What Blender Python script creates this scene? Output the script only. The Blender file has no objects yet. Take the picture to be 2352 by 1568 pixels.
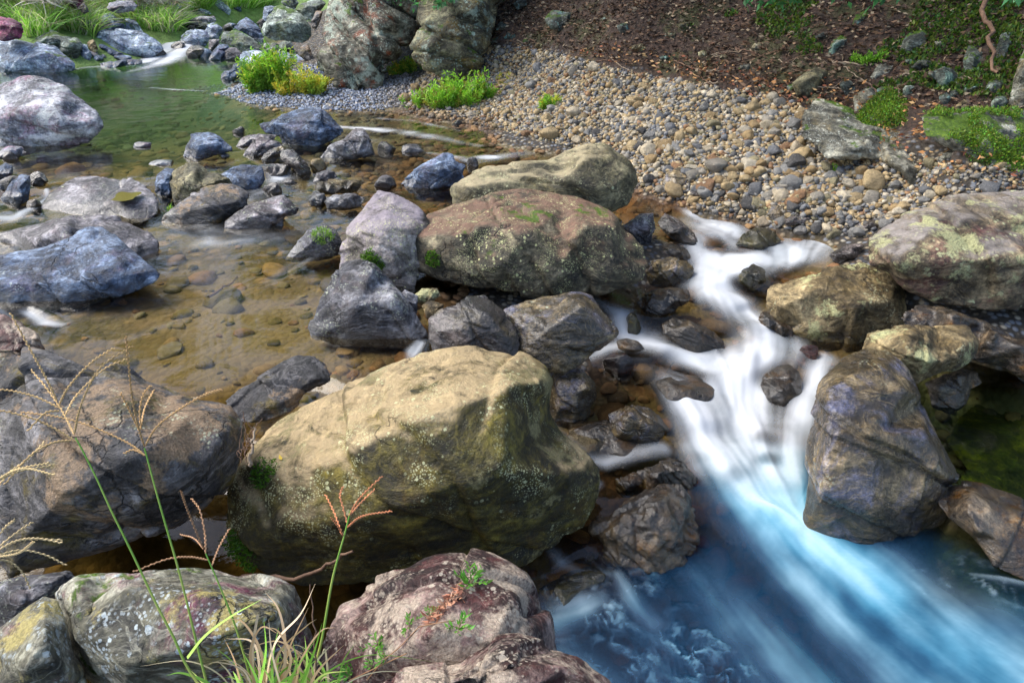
import bpy, bmesh, math, random
import numpy as np
from mathutils import Vector
from mathutils.geometry import delaunay_2d_cdt

random.seed(7); rng = np.random.default_rng(7)
sc = bpy.context.scene
C = sc.collection
# ------------------------------------------------------------------ camera, sky, sun, exposure
CAMH, PITCH = 1.7, math.radians(30)
FPX, CX, CY = 1568.0, 1176.0, 784.0            # picture measured on a 2352 x 1568 sheet
cd = bpy.data.cameras.new('camera'); cam = bpy.data.objects.new('camera', cd); C.objects.link(cam)
cam.location = (0, 0, CAMH); cam.rotation_euler = (math.pi/2 - PITCH, 0, 0)
cd.lens = 24; cd.sensor_width = 36; cd.clip_start = 0.02; cd.clip_end = 500
sc.camera = cam
SUN_EL, SUN_AZ = math.radians(50), math.radians(-74)   # azimuth from +Y towards +X
w = bpy.data.worlds.new('World'); sc.world = w; w.use_nodes = True
nt = w.node_tree; bg = nt.nodes['Background']
sky = nt.nodes.new('ShaderNodeTexSky'); sky.sky_type = 'NISHITA'; sky.sun_disc = False
sky.sun_elevation = SUN_EL; sky.sun_rotation = SUN_AZ; sky.air_density = 1.0; sky.dust_density = 2.5
nt.links.new(sky.outputs[0], bg.inputs[0]); bg.inputs[1].default_value = 0.15
sl = bpy.data.lights.new('sun', 'SUN'); sl.energy = 2.0; sl.angle = math.radians(42); sl.color = (1.0, .97, .91)
so = bpy.data.objects.new('sun', sl); C.objects.link(so)
sdir = Vector((math.sin(SUN_AZ)*math.cos(SUN_EL), math.cos(SUN_AZ)*math.cos(SUN_EL), math.sin(SUN_EL)))
so.rotation_euler = sdir.to_track_quat('Z', 'Y').to_euler()
sc.view_settings.view_transform = 'Standard'; sc.view_settings.look = 'None'
sc.view_settings.exposure = 1.15; sc.view_settings.gamma = 1
sc.cycles.use_denoising = True
sc.cycles.max_bounces = 7; sc.cycles.transparent_max_bounces = 24
sc.cycles.diffuse_bounces = 3; sc.cycles.glossy_bounces = 3

# ------------------------------------------------------------------ picture <-> world
SP, CP = math.sin(PITCH), math.cos(PITCH)
def ray(px, py):
    a = (np.asarray(px, float) - CX)/FPX; b = (CY - np.asarray(py, float))/FPX
    return np.stack([a, CP + b*SP, -SP + b*CP], -1)
def at(px, py, s):                              # point at axial distance s in front of the camera
    return np.array([0, 0, CAMH]) + ray(px, py)*np.asarray(s, float)[..., None]
def at_z(px, py, z):
    d = ray(px, py); return at(px, py, (z - CAMH)/d[..., 2])
def project(P):
    P = np.asarray(P, float); q = P - np.array([0, 0, CAMH])
    s = q[..., 1]*CP - q[..., 2]*SP; b = (q[..., 1]*SP + q[..., 2]*CP)
    return CX + q[..., 0]/s*FPX, CY - b/s*FPX, s

# ------------------------------------------------------------------ noise
def _h(ix, iy, iz, seed):
    n = (ix.astype(np.uint32)*np.uint32(374761393) + iy.astype(np.uint32)*np.uint32(668265263)
         + iz.astype(np.uint32)*np.uint32(2147483647) + np.uint32((seed*974634221) & 0xffffffff))
    n = (n ^ (n >> np.uint32(13)))*np.uint32(1274126177); n = n ^ (n >> np.uint32(16))
    n = n*np.uint32(2246822519); n = n ^ (n >> np.uint32(15))
    return (n & np.uint32(0xffff)).astype(np.float32)/32767.5 - 1.0
def noise(p, seed=0):                           # value noise, -1..1
    p = np.asarray(p, np.float32); f = np.floor(p); i = f.astype(np.int64); t = p - f
    t = t*t*t*(t*(t*6 - 15) + 10)
    x, y, z = i[:, 0], i[:, 1], i[:, 2]; tx, ty, tz = t[:, 0], t[:, 1], t[:, 2]
    def c(a, b, d): return _h(x + a, y + b, z + d, seed)
    l = lambda a, b, k: a + (b - a)*k
    return l(l(l(c(0,0,0), c(1,0,0), tx), l(c(0,1,0), c(1,1,0), tx), ty),
             l(l(c(0,0,1), c(1,0,1), tx), l(c(0,1,1), c(1,1,1), tx), ty), tz)
def fbm(p, o=4, seed=0, g=.5):
    r = 0; a = 1.0; tot = 0
    for k in range(o):
        r = r + a*noise(np.asarray(p)*(2.03**k) + 17.3*k, seed + k); tot += a; a *= g
    return r/tot
np.seterr(over='ignore')

# ------------------------------------------------------------------ water levels (px, py, level, depth)
WCTRL = [
 (100,330,0,.18),(300,250,0,.45),(450,220,0,.35),(250,180,0,.6),(500,300,0,.2),(100,400,0,.15),(400,330,0,.16),(600,330,0,.14),
 (850,262,-.005,.05),(760,310,-.01,.08),(900,290,-.015,.07),(1000,290,-.02,.06),(300,390,0,.15),(20,410,0,.13),(120,210,0,.5),(450,170,0,.4),(330,160,0,.4),
 (560,380,-.0,.1),(640,384,-.01,.04),(640,415,-.05,.06),(700,440,-.055,.1),(620,470,-.06,.1),(700,380,-.02,.07),
 (450,540,-.08,.1),(550,640,-.08,.12),(300,720,-.085,.1),(400,800,-.09,.1),(600,800,-.09,.12),(800,800,-.09,.1),(880,820,-.09,.1),(480,880,-.09,.1),(150,740,-.085,.07),
 (20,500,-.05,.08),(60,485,-.04,.06),(850,470,-.06,.1),(900,450,-.06,.1),(850,400,-.04,.1),(950,335,-.03,.07),(1050,345,-.035,.06),(1200,360,-.06,.06),(1300,375,-.07,.08),
 (1440,450,-.1,.12),(1550,480,-.12,.1),(700,500,-.07,.12),(750,620,-.08,.12),(940,500,-.06,.1),
 (1650,520,-.14,.1),(1750,550,-.15,.1),(1860,560,-.14,.1),(1700,600,-.18,.12),(1800,610,-.18,.1),(1640,640,-.22,.12),(1680,690,-.25,.12),(1740,730,-.28,.12),
 (1500,690,-.25,.1),(1420,690,-.22,.1),(1820,790,-.31,.12),(1600,790,-.32,.12),(1480,800,-.32,.12),(1700,830,-.34,.12),(1560,860,-.36,.12),(1800,880,-.37,.12),(1900,820,-.33,.1),
 (1620,930,-.39,.15),(1750,960,-.41,.15),(1480,880,-.37,.1),(1400,900,-.38,.1),(1680,1050,-.45,.2),(1780,1080,-.46,.25),(1800,1180,-.49,.4),(1900,1250,-.5,.5),(2100,1400,-.5,.6),
 (2300,1500,-.5,.6),(1700,1400,-.5,.5),(1500,1500,-.5,.4),(1350,1450,-.5,.3),(1650,1300,-.5,.4),(2300,1320,-.5,.45),(2150,1270,-.5,.45),(1320,1000,-.4,.1),(1380,1080,-.43,.1),(1280,1260,-.48,.15),(1330,1310,-.49,.2),
 (2250,850,-.36,.2),(2150,1000,-.38,.3),(2300,1100,-.38,.3),(2230,930,-.38,.25),(2340,980,-.38,.3),
 (450,1250,-.46,.3),(520,1160,-.46,.3),(570,1090,-.44,.3),(480,1200,-.46,.3),(300,1270,-.46,.3),(100,1330,-.46,.3),(700,1360,-.47,.3),(720,1420,-.47,.3),(1100,1400,-.48,.3),(620,960,-.12,.12),(600,990,-.13,.12),
 (350,138,.0,.1),(385,118,.05,.08),(400,100,.1,.08),(430,88,.12,.08),(500,78,.15,.1),(540,55,.18,.25),(600,45,.18,.25),(560,65,.18,.2),(660,55,.18,.2),(250,150,0,.15),(440,135,0,.15),
]
wc = np.array(WCTRL, float); wxy = at_z(wc[:, 0], wc[:, 1], wc[:, 2])[:, :2]
wxy = np.vstack([wxy, [[-9, 5], [-9, 9], [-5, 2.5], [2.5, .8], [1, .6], [0, .6], [-1, .6], [4, 1.5]]])
wlv = np.concatenate([wc[:, 2], [0, 0, -.09, -.5, -.5, -.48, -.47, -.5]])
def W(P):
    P = np.asarray(P, float); out = np.empty(len(P))
    for a in range(0, len(P), 20000):
        d2 = ((P[a:a+20000, None, :2] - wxy[None])**2).sum(-1) + 1e-4
        k = d2**-3; out[a:a+20000] = (k*wlv).sum(1)/k.sum(1)
    return out
# ------------------------------------------------------------------ ground heights (px, py, z) or world points
GCTRL = [
 (480,216,.0),(560,240,.0),(640,250,.0),(740,252,.0),(850,255,.0),(560,205,.06),(620,190,.07),(700,190,.1),(800,165,.12),(880,200,.12),(930,235,.04),(690,160,.08),(600,170,.05),(850,150,.16),
 (990,268,.01),(1150,302,0),(1250,332,0),(1320,345,-.03),(1480,440,-.06),(1600,478,-.08),(1750,512,-.1),(1900,548,-.1),(1990,540,-.06),
 (1060,225,.12),(1100,200,.2),(1200,170,.32),(1300,220,.28),(1500,300,.24),(1700,350,.22),(1900,410,.18),(2100,450,.15),(2340,450,.2),(1500,200,.45),(1700,240,.45),(1900,310,.36),(1420,330,.1),(1620,420,.06),(1850,480,.05),(1300,290,.12),
 (1000,130,.35),(1150,120,.5),(1300,125,.6),(1450,150,.62),(1600,180,.6),(1800,220,.55),(1950,250,.52),(2100,330,.45),(2340,370,.45),(2200,330,.55),
 (2300,760,-.16),(2100,735,-.24),(2340,650,-.05),(2050,640,-.1),(2340,800,-.25),(1940,590,-.1),(2200,1180,-.45),(2340,1200,-.45),
 (940,650,-.14),(1050,700,-.18),(1150,690,-.16),(1300,690,-.2),(1250,860,-.3),(1450,600,-.14),(1520,560,-.12),
 (60,95,.35),(150,90,.35),(230,75,.35),(300,60,.35),(330,85,.2),(400,60,.35),(460,45,.3),(640,20,.3),(700,60,.3),(690,100,.15),
 (120,0,.72),(300,0,.7),(470,0,.62),(600,0,.55),(0,60,.5),
]
GY = [(1450,0,8.2),(1150,0,9.7),(1900,0,7.2),(2300,0,6.2),(1650,60,7.7),(2100,100,6.3),(1300,60,8.9)]
gp = np.array(GCTRL, float); g3 = at_z(gp[:, 0], gp[:, 1], gp[:, 2])
for x, y, Y in GY:
    d = ray(x, y); g3 = np.vstack([g3, at(np.array([x]), np.array([y]), np.array([Y/d[1]]))])
bed = at_z(wc[:, 0], wc[:, 1], wc[:, 2]); bed[:, 2] -= wc[:, 3]
g3 = np.vstack([g3, bed, [
 [8,7,3.2],[6,10,3.6],[3,12,3.8],[9,4.5,2.6],[7,14,7],[0,14.5,2.5],[1,19,5],[12,9,8],[12,3,4],
 [-5,20,1.4],[-9,20,1.5],[-13,18,1.8],[-12,12,1.6],[-16,14,4],[-4,27,4],[-13,27,5.5],[-22,22,8],[5,26,9],[-14,6,1.2],[-20,8,5],[-8,8,-.3],[-7,5,-.25],[-9,11,-.1],
 [-30,40,14],[0,45,14],[25,40,18],[30,15,16],[30,0,12],[-35,10,12],[-12,0,.5],[-25,-8,4],[10,-4,2],[0,-8,2],[-3.5,1.2,-.2],[-2,.5,-.2],[0,.7,-.6],[1.5,.8,-.9],[3,.8,-.8],[4.2,2,-.5],[4.5,3,0]]])
_n = len(g3); _d = np.sqrt(((g3[:, None, :2] - g3[None, :, :2])**2).sum(-1))
_A = np.zeros((_n+3, _n+3)); _A[:_n, :_n] = _d - np.eye(_n)*.02; _A[:_n, _n] = 1; _A[:_n, _n+1:] = g3[:, :2]; _A[_n, :_n] = 1; _A[_n+1:, :_n] = g3[:, :2].T
_w = np.linalg.solve(_A, np.concatenate([g3[:, 2], np.zeros(3)]))
def G(P, rough=True):
    P = np.asarray(P, float); out = np.empty(len(P))
    for a in range(0, len(P), 20000):
        q = P[a:a+20000, :2]
        d = np.sqrt(((q[:, None] - g3[None, :, :2])**2).sum(-1))
        out[a:a+20000] = d @ _w[:_n] + _w[_n] + q @ _w[_n+1:]
    if rough:
        q = np.c_[P[:, :2], np.zeros(len(P))]
        out = out + .018*fbm(q*3.1, 4, 5) + np.clip(out - .55, 0, 1)*.28*fbm(q*1.3, 5, 9, .6)
    return out
def hit(px, py, water=True):
    """axial distance at which the ray through a pixel meets ground or water"""
    s = np.exp(np.linspace(math.log(.8), math.log(40), 900))
    P = at(np.full(900, px), np.full(900, py), s)
    h = G(P)
    if water: h = np.maximum(h, W(P))
    k = np.nonzero(P[:, 2] < h)[0]
    return s[k[0]] if len(k) else 30.0

# ------------------------------------------------------------------ mesh helpers
def tag(o, label=None, cat=None, group=None, kind=None):
    if label: o['label'] = label
    if cat: o['category'] = cat
    if group: o['group'] = group
    if kind: o['kind'] = kind
    return o
def mesh_np(name, V, F, mat=None, attrs=None, smooth=True):
    me = bpy.data.meshes.new(name); V = np.asarray(V, np.float32); F = np.asarray(F, np.int32); k = F.shape[1]
    me.vertices.add(len(V)); me.vertices.foreach_set('co', V.ravel())
    me.loops.add(F.size); me.loops.foreach_set('vertex_index', F.ravel())
    me.polygons.add(len(F)); me.polygons.foreach_set('loop_start', np.arange(0, F.size, k, dtype=np.int32))
    me.polygons.foreach_set('loop_total', np.full(len(F), k, np.int32))
    me.polygons.foreach_set('use_smooth', np.full(len(F), smooth))
    for n, v in (attrs or {}).items():
        v = np.asarray(v, np.float32)
        if v.ndim == 1:
            a = me.attributes.new(n, 'FLOAT', 'POINT'); a.data.foreach_set('value', v)
        else:
            if v.shape[1] == 3: v = np.c_[v, np.ones(len(v), np.float32)]
            a = me.attributes.new(n, 'FLOAT_COLOR', 'POINT'); a.data.foreach_set('color', v.ravel())
    if mat: me.materials.append(mat)
    me.update(); me.validate()
    return me
def obj(name, me, parent=None, loc=None):
    o = bpy.data.objects.new(name, me); C.objects.link(o)
    if parent is not None: o.parent = parent
    if loc is not None: o.location = loc
    return o
def empty(name, loc):
    o = bpy.data.objects.new(name, None); C.objects.link(o); o.location = loc; o.empty_display_size = .1; return o
def vnormals(V, F):
    n = np.zeros_like(V); a, b, c = V[F[:, 0]], V[F[:, 1]], V[F[:, 2]]
    fn = np.cross(b - a, c - a)
    if F.shape[1] == 4: fn = fn + np.cross(c - a, V[F[:, 3]] - a)
    for k in range(F.shape[1]): np.add.at(n, F[:, k], fn)
    return n/np.maximum(np.linalg.norm(n, axis=1, keepdims=True), 1e-12)

# ------------------------------------------------------------------ node helpers
def new_mat(name):
    m = bpy.data.materials.new(name); m.use_nodes = True; m.node_tree.nodes.clear(); return m
class NT:
    def __init__(s, m): s.t = m.node_tree; s.out = s.n('OutputMaterial')
    def n(s, kind, **kw):
        nd = s.t.nodes.new('ShaderNode' + kind)
        for k, v in kw.items(): setattr(nd, k, v)
        return nd
    def put(s, sock, v):
        if hasattr(v, 'is_output') or isinstance(v, bpy.types.NodeSocket): s.t.links.new(v, sock)
        else:
            if isinstance(v, (tuple, list)) and len(v) == 3 and len(sock.default_value) == 4: v = (*v, 1)
            sock.default_value = v
    def noise(s, vec, scale, detail=5, rough=.55, dist=0):
        k = s.n('TexNoise'); s.put(k.inputs['Vector'], vec); s.put(k.inputs['Scale'], scale); s.put(k.inputs['Detail'], detail)
        s.put(k.inputs['Roughness'], rough); s.put(k.inputs['Distortion'], dist); return k.outputs['Fac']
    def vor(s, vec, scale, feature='F1', out='Distance', rand=1):
        k = s.n('TexVoronoi', feature=feature); s.put(k.inputs['Vector'], vec); s.put(k.inputs['Scale'], scale); s.put(k.inputs['Randomness'], rand); return k.outputs[out]
    def ramp(s, fac, stops, interp='LINEAR'):
        k = s.n('ValToRGB'); e = k.color_ramp; e.interpolation = interp
        while len(e.elements) < len(stops): e.elements.new(.5)
        for q, (p, c) in zip(e.elements, stops):
            q.position = p; q.color = (c, c, c, 1) if isinstance(c, (int, float)) else (*c, 1)
        s.put(k.inputs[0], fac); return k.outputs[0]
    def math(s, op, a, b=0, c=0, clamp=False):
        k = s.n('Math', operation=op, use_clamp=clamp); s.put(k.inputs[0], a); s.put(k.inputs[1], b); s.put(k.inputs[2], c); return k.outputs[0]
    def sstep(s, x, a, b):
        k = s.n('MapRange', interpolation_type='SMOOTHSTEP'); s.put(k.inputs[0], x); s.put(k.inputs[1], a); s.put(k.inputs[2], b); return k.outputs[0]
    def mix(s, fac, a, b, mode='MIX'):
        k = s.n('Mix', data_type='RGBA', blend_type=mode); s.put(k.inputs[0], fac); s.put(k.inputs[6], a); s.put(k.inputs[7], b); return k.outputs[2]
    def vmath(s, op, a, b=(0, 0, 0), sc=None):
        k = s.n('VectorMath', operation=op); s.put(k.inputs[0], a); s.put(k.inputs[1], b)
        if sc is not None: s.put(k.inputs[3], sc)
        return k.outputs[0]
    def attr(s, name, out='Fac'):
        k = s.n('Attribute', attribute_name=name); return k.outputs[out]
    def bump(s, h, strength=.5, dist=.01, nrm=None):
        k = s.n('Bump'); s.put(k.inputs['Strength'], strength); s.put(k.inputs['Distance'], dist); s.put(k.inputs['Height'], h)
        if nrm is not None: s.put(k.inputs['Normal'], nrm)
        return k.outputs[0]
    def mixsh(s, f, a, b):
        k = s.n('MixShader'); s.put(k.inputs[0], f); s.put(k.inputs[1], a); s.put(k.inputs[2], b); return k.outputs[0]
    def end(s, sh): s.t.links.new(sh, s.out.inputs[0])

def rock_mat(name, dark, mid, light, stain=(.2,.1,.05), stain_amt=.3, lichen=(.55,.58,.45), lich_amt=.3, lich_scale=26, patch=(.6,.62,.5), patch_amt=0.0,
             moss_amt=.0, cap=None, rough=.62, strata=.5, tilt=(.5,.35,.2), detail=1.0):
    dark = tuple(k*.28 for k in dark); mid = tuple(k*.40 for k in mid); light = tuple(k*.95 for k in light)
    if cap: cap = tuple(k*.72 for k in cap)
    m = new_mat(name); t = NT(m)
    tc = t.n('TexCoord').outputs['Object']; oi = t.n('ObjectInfo')
    off = t.vmath('SCALE', (13.1, 7.7, 5.3), sc=oi.outputs['Random'])
    p = t.vmath('ADD', tc, off)
    wz_ = t.n('TexNoise'); t.put(wz_.inputs['Vector'], p); wz_.inputs['Scale'].default_value = 2.4; wz_.inputs['Detail'].default_value = 4
    pw = t.vmath('ADD', p, t.vmath('SCALE', t.vmath('SUBTRACT', wz_.outputs['Color'], (.5, .5, .5)), sc=.30))
    mp = t.n('Mapping'); t.put(mp.inputs['Vector'], pw); t.put(mp.inputs['Rotation'], tilt); t.put(mp.inputs['Scale'], (1.3, 1.9, 6.0))
    st = t.noise(mp.outputs[0], 2.0, 8, .66, .5)
    big = t.noise(pw, 2.6, 9, .68, .3)
    fine = t.noise(p, 34, 6, .7)
    grain = t.noise(p, 120, 3, .7)
    col = t.ramp(t.math('ADD', t.math('MULTIPLY', big, .62), t.math('MULTIPLY', st, .38)), [(.39, dark), (.50, mid), (.63, light)])
    col = t.mix(t.math('MULTIPLY', t.sstep(t.noise(p, 4.3, 7, .7, .6), .50, .66), stain_amt), col, stain)
    mot = t.noise(p, 10.5, 8, .72, .5)
    col = t.mix(.75, col, t.mix(t.ramp(mot, [(.34, .12), (.5, .5), (.64, .92)]), (0, 0, 0), (1, 1, 1)), 'OVERLAY')
    vein = t.sstep(t.math('ABSOLUTE', t.math('SUBTRACT', t.noise(mp.outputs[0], 1.1, 5, .6, 1.2), .5)), .0, .02)
    col = t.mix(t.math('MULTIPLY', t.math('SUBTRACT', 1, vein), .35), col, light)
    col = t.mix(strata*.75, col, t.mix(t.ramp(st, [(.36, .28), (.52, .62), (.64, .95)]), (0, 0, 0), (1, 1, 1)), 'OVERLAY')
    col = t.mix(.75, col, t.mix(t.ramp(fine, [(.34, .12), (.66, .9)]), (0, 0, 0), (1, 1, 1)), 'OVERLAY')
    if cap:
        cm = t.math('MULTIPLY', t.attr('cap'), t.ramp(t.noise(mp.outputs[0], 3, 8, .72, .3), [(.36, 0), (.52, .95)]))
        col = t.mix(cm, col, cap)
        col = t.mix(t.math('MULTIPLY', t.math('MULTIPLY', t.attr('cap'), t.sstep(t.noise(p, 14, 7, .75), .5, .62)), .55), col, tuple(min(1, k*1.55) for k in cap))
    rv = t.sstep(t.math('ABSOLUTE', t.math('SUBTRACT', t.noise(pw, 6.5, 7, .62, .8), .5)), .022, .0)
    col = t.mix(t.math('MULTIPLY', rv, .16), col, tuple(min(1, k*1.25) for k in light))
    # lichen: patches, then crisp spots
    if patch_amt > 0:
        pm = t.sstep(t.noise(p, 3.6, 9, .72, .2), .60 - .14*patch_amt, .66 - .12*patch_amt)
        col = t.mix(t.math('MULTIPLY', pm, .85), col, t.mix(t.sstep(grain, .4, .6), patch, tuple(k*.6 for k in patch)))
    if lich_amt > 0:
        v1 = t.vor(p, lich_scale); r1 = t.vor(p, lich_scale, out='Color')
        sep = t.n('SeparateColor'); t.put(sep.inputs[0], r1)
        thr = t.math('MULTIPLY', t.math('SUBTRACT', sep.outputs[0], .72 - .6*lich_amt), .62)
        vv = t.math('ADD', v1, t.math('MULTIPLY', t.math('SUBTRACT', fine, .5), .9))
        spot = t.sstep(t.math('SUBTRACT', thr, vv), 0, .05)
        msk = t.sstep(t.noise(p, 2.1, 5, .6), .54 - .24*lich_amt, .60 - .14*lich_amt)
        v2 = t.vor(p, lich_scale*2.7); spot2 = t.math('MULTIPLY', t.sstep(v2, .46, .3), t.sstep(t.noise(p, 8, 6, .75), .50 - .06*lich_amt, .56))
        sm = t.math('MULTIPLY', t.math('MAXIMUM', spot, t.math('MULTIPLY', spot2, .75)), t.math('MULTIPLY', msk, t.sstep(t.noise(p, 5.5, 5, .7, .5), .40, .56)))
        col = t.mix(t.math('MULTIPLY', sm, .88), col, lichen)
    else: sm = 0.0
    geo = t.n('NewGeometry'); sx = t.n('SeparateXYZ'); t.put(sx.inputs[0], geo.outputs['Normal'])
    if moss_amt > 0:
        mm = t.math('MULTIPLY', t.sstep(t.math('ADD', t.noise(p, 3.2, 8, .7), t.math('MULTIPLY', sx.outputs[2], .12)), .68 - .2*moss_amt, .74 - .2*moss_amt), .95)
        mc = t.ramp(t.noise(p, 60, 4, .7), [(.3, (.02, .045, .006)), (.55, (.07, .13, .012)), (.75, (.18, .25, .03))])
        col = t.mix(mm, col, mc)
    # cracks
    nz = t.n('TexNoise'); t.put(nz.inputs['Vector'], p); nz.inputs['Scale'].default_value = 5; nz.inputs['Detail'].default_value = 6
    wp = t.vmath('ADD', p, t.vmath('SCALE', t.vmath('SUBTRACT', nz.outputs['Color'], (.5, .5, .5)), sc=.35))
    cr = t.vor(t.vmath('MULTIPLY', wp, (1.0, 1.3, 2.2)), 2.4, 'DISTANCE_TO_EDGE')
    ck = t.math('MULTIPLY', t.sstep(cr, .02, .001), t.sstep(t.noise(p, 1.7, 3), .52, .62))
    col = t.mix(t.math('MULTIPLY', ck, .8), col, tuple(k*.25 for k in dark))
    hs0 = t.n('HueSaturation'); hs0.inputs['Saturation'].default_value = 1.4; t.put(hs0.inputs['Color'], col); col = hs0.outputs[0]
    wet = t.attr('wet')
    hsv = t.n('HueSaturation'); hsv.inputs['Saturation'].default_value = 1.3; hsv.inputs['Value'].default_value = .42; t.put(hsv.inputs['Color'], col)
    col = t.mix(wet, col, hsv.outputs[0])
    h = t.math('ADD', t.math('MULTIPLY', t.noise(p, 9, 10, .68, .3), 1.0), t.math('MULTIPLY', st, .9))
    h = t.math('SUBTRACT', h, t.math('MULTIPLY', ck, .7))
    h = t.math('ADD', h, t.math('MULTIPLY', grain, .10))
    nb = t.bump(h, .85*detail, .05)
    nb = t.bump(fine, .6*detail, .014, nb)
    bs = t.n('BsdfPrincipled'); t.put(bs.inputs['Base Color'], col); t.put(bs.inputs['Normal'], nb)
    rg = t.math('ADD', rough, t.math('MULTIPLY', t.math('SUBTRACT', fine, .5), .3))
    k = t.n('Mix', data_type='FLOAT'); t.put(k.inputs[0], wet); t.put(k.inputs[2], rg); t.put(k.inputs[3], t.math('ADD', .16, t.math('MULTIPLY', fine, .3)))
    t.put(bs.inputs['Roughness'], k.outputs[0])
    cw = .75 if rough < .3 else .0
    t.put(bs.inputs['Coat Weight'], t.math('MAXIMUM', cw, t.math('MULTIPLY', wet, .8))); bs.inputs['Coat Roughness'].default_value = .09
    t.put(bs.inputs['Coat Normal'], t.bump(h, .35, .05))
    t.end(bs.outputs[0]); return m

M = {}
M['blue']   = rock_mat('blue_grey_rock', (.045,.06,.10), (.13,.17,.25), (.38,.44,.54), stain=(.16,.11,.15), lich_amt=.15, lichen=(.5,.55,.55), tilt=(.9,.2,.1))
M['pale']   = rock_mat('pale_lichened_rock', (.18,.18,.22), (.45,.46,.52), (.75,.75,.76), stain=(.22,.11,.15), stain_amt=.6, lich_amt=.35, lichen=(.62,.66,.62), patch_amt=.3, patch=(.55,.58,.58))
M['farblue']= rock_mat('pale_blue_rock', (.16,.21,.31), (.42,.5,.62), (.75,.82,.9), stain=(.2,.17,.27), stain_amt=.45, lich_amt=.2, lichen=(.6,.66,.62), moss_amt=.1, tilt=(.5,.8,.3))  # far blue rock, lightened to stand in for stronger light upstream
M['fargreen']= rock_mat('grey_green_rock', (.07,.085,.08), (.24,.28,.25), (.5,.55,.5), stain=(.14,.15,.05), stain_amt=.45, lich_amt=.3, lichen=(.5,.55,.45), moss_amt=.25)
M['olive']  = rock_mat('olive_lichened_rock', (.028,.026,.010), (.085,.072,.026), (.19,.16,.07), stain=(.10,.06,.025), lich_amt=.5, patch_amt=.3, patch=(.28,.25,.15), lichen=(.62,.62,.42), lich_scale=44, cap=(.60,.49,.34), moss_amt=.0, strata=.35, tilt=(.2,.5,.6))
M['oliveb'] = rock_mat('brown_topped_rock', (.03,.028,.022), (.11,.1,.07), (.26,.23,.17), stain=(.09,.05,.03), lich_amt=.6, lichen=(.58,.58,.36), lich_scale=46, cap=(.25,.17,.135), moss_amt=.03)
M['cream']  = rock_mat('cream_ridged_rock', (.06,.055,.035), (.17,.155,.1), (.36,.33,.23), stain=(.16,.12,.05), lich_amt=.4, lichen=(.5,.5,.35), cap=(.5,.44,.32), strata=.3)
M['slate']  = rock_mat('dark_slate_rock', (.03,.032,.04), (.10,.097,.10), (.25,.24,.24), stain=(.13,.10,.025), stain_amt=.6, lich_amt=.12, patch_amt=.55, patch=(.34,.26,.19), lichen=(.5,.52,.4), strata=.7, tilt=(.5,.3,.9))
M['streak'] = rock_mat('pale_topped_dark_rock', (.04,.036,.034), (.13,.115,.10), (.33,.3,.28), stain=(.10,.07,.06), lich_amt=.5, lichen=(.55,.55,.36), lich_scale=46, cap=(.40,.36,.39), strata=.8)
M['grey']   = rock_mat('grey_rock', (.05,.05,.055), (.17,.17,.19), (.4,.4,.41), stain=(.14,.1,.09), lich_amt=.3, lichen=(.52,.55,.45), strata=.5, tilt=(1.1,.4,.2))
M['purple'] = rock_mat('purple_grey_rock', (.045,.042,.05), (.155,.148,.16), (.42,.4,.41), stain=(.13,.08,.09), lich_amt=.25, strata=.6, tilt=(.3,.9,.2))
M['wet']    = rock_mat('wet_brown_rock', (.02,.015,.012), (.075,.058,.042), (.2,.165,.125), stain=(.16,.075,.02), stain_amt=.6, lich_amt=.0, rough=.22, strata=.6, tilt=(.2,.3,.5))
M['wetblue']= rock_mat('wet_slate_rock', (.02,.016,.016), (.085,.07,.066), (.25,.22,.21), stain=(.13,.10,.035), stain_amt=.55, lich_amt=.08, rough=.24, strata=.6, tilt=(.8,.9,.1))
M['wetbrown']= rock_mat('wet_brown_grey_rock', (.03,.022,.013), (.12,.09,.052), (.30,.245,.165), stain=(.10,.105,.15), stain_amt=.8, lich_amt=.12, rough=.24, strata=.6, tilt=(.3,1.2,.4))
M['wetred'] = rock_mat('wet_red_rock', (.03,.008,.006), (.12,.03,.02), (.25,.08,.05), stain=(.1,.03,.02), lich_amt=0, rough=.3)
M['tan']    = rock_mat('tan_rock', (.07,.05,.03), (.22,.17,.1), (.42,.35,.24), stain=(.12,.1,.07), lich_amt=.25, lichen=(.55,.55,.4), patch_amt=.35, patch=(.6,.6,.38), strata=.45, tilt=(.6,.8,.3))
M['lichen'] = rock_mat('lichen_crusted_rock', (.05,.04,.03), (.15,.12,.085), (.3,.25,.18), stain=(.09,.045,.045), stain_amt=.7, lich_amt=.5, lichen=(.6,.62,.42), lich_scale=14, patch_amt=.6, patch=(.5,.5,.32), cap=(.38,.35,.33))
M['maroon'] = rock_mat('maroon_rock', (.035,.015,.015), (.12,.06,.055), (.42,.34,.31), stain=(.08,.03,.032), stain_amt=.6, lich_amt=.7, lichen=(.6,.54,.46), lich_scale=34, patch_amt=.75, patch=(.58,.5,.42), strata=.4, tilt=(.3,.6,.9))
M['multi']  = rock_mat('multicoloured_lichen_rock', (.06,.06,.06), (.26,.25,.19), (.55,.54,.46), stain=(.12,.045,.07), stain_amt=.85, lich_amt=.6, lichen=(.6,.66,.68), lich_scale=30, patch_amt=.3, patch=(.5,.44,.24), moss_amt=.16, strata=.35, tilt=(.2,.7,.2))
M['red']    = rock_mat('purple_red_rock', (.1,.03,.06), (.25,.09,.14), (.42,.2,.26), stain=(.15,.12,.25), lich_amt=.1)
M['cliff']  = rock_mat('cliff_rock', (.04,.04,.03), (.17,.16,.12), (.4,.38,.32), stain=(.18,.06,.04), stain_amt=.7, lich_amt=.6, lichen=(.52,.58,.5), lich_scale=12, moss_amt=.15, patch_amt=.5, patch=(.42,.47,.4), tilt=(1.5,.2,.3))
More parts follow.
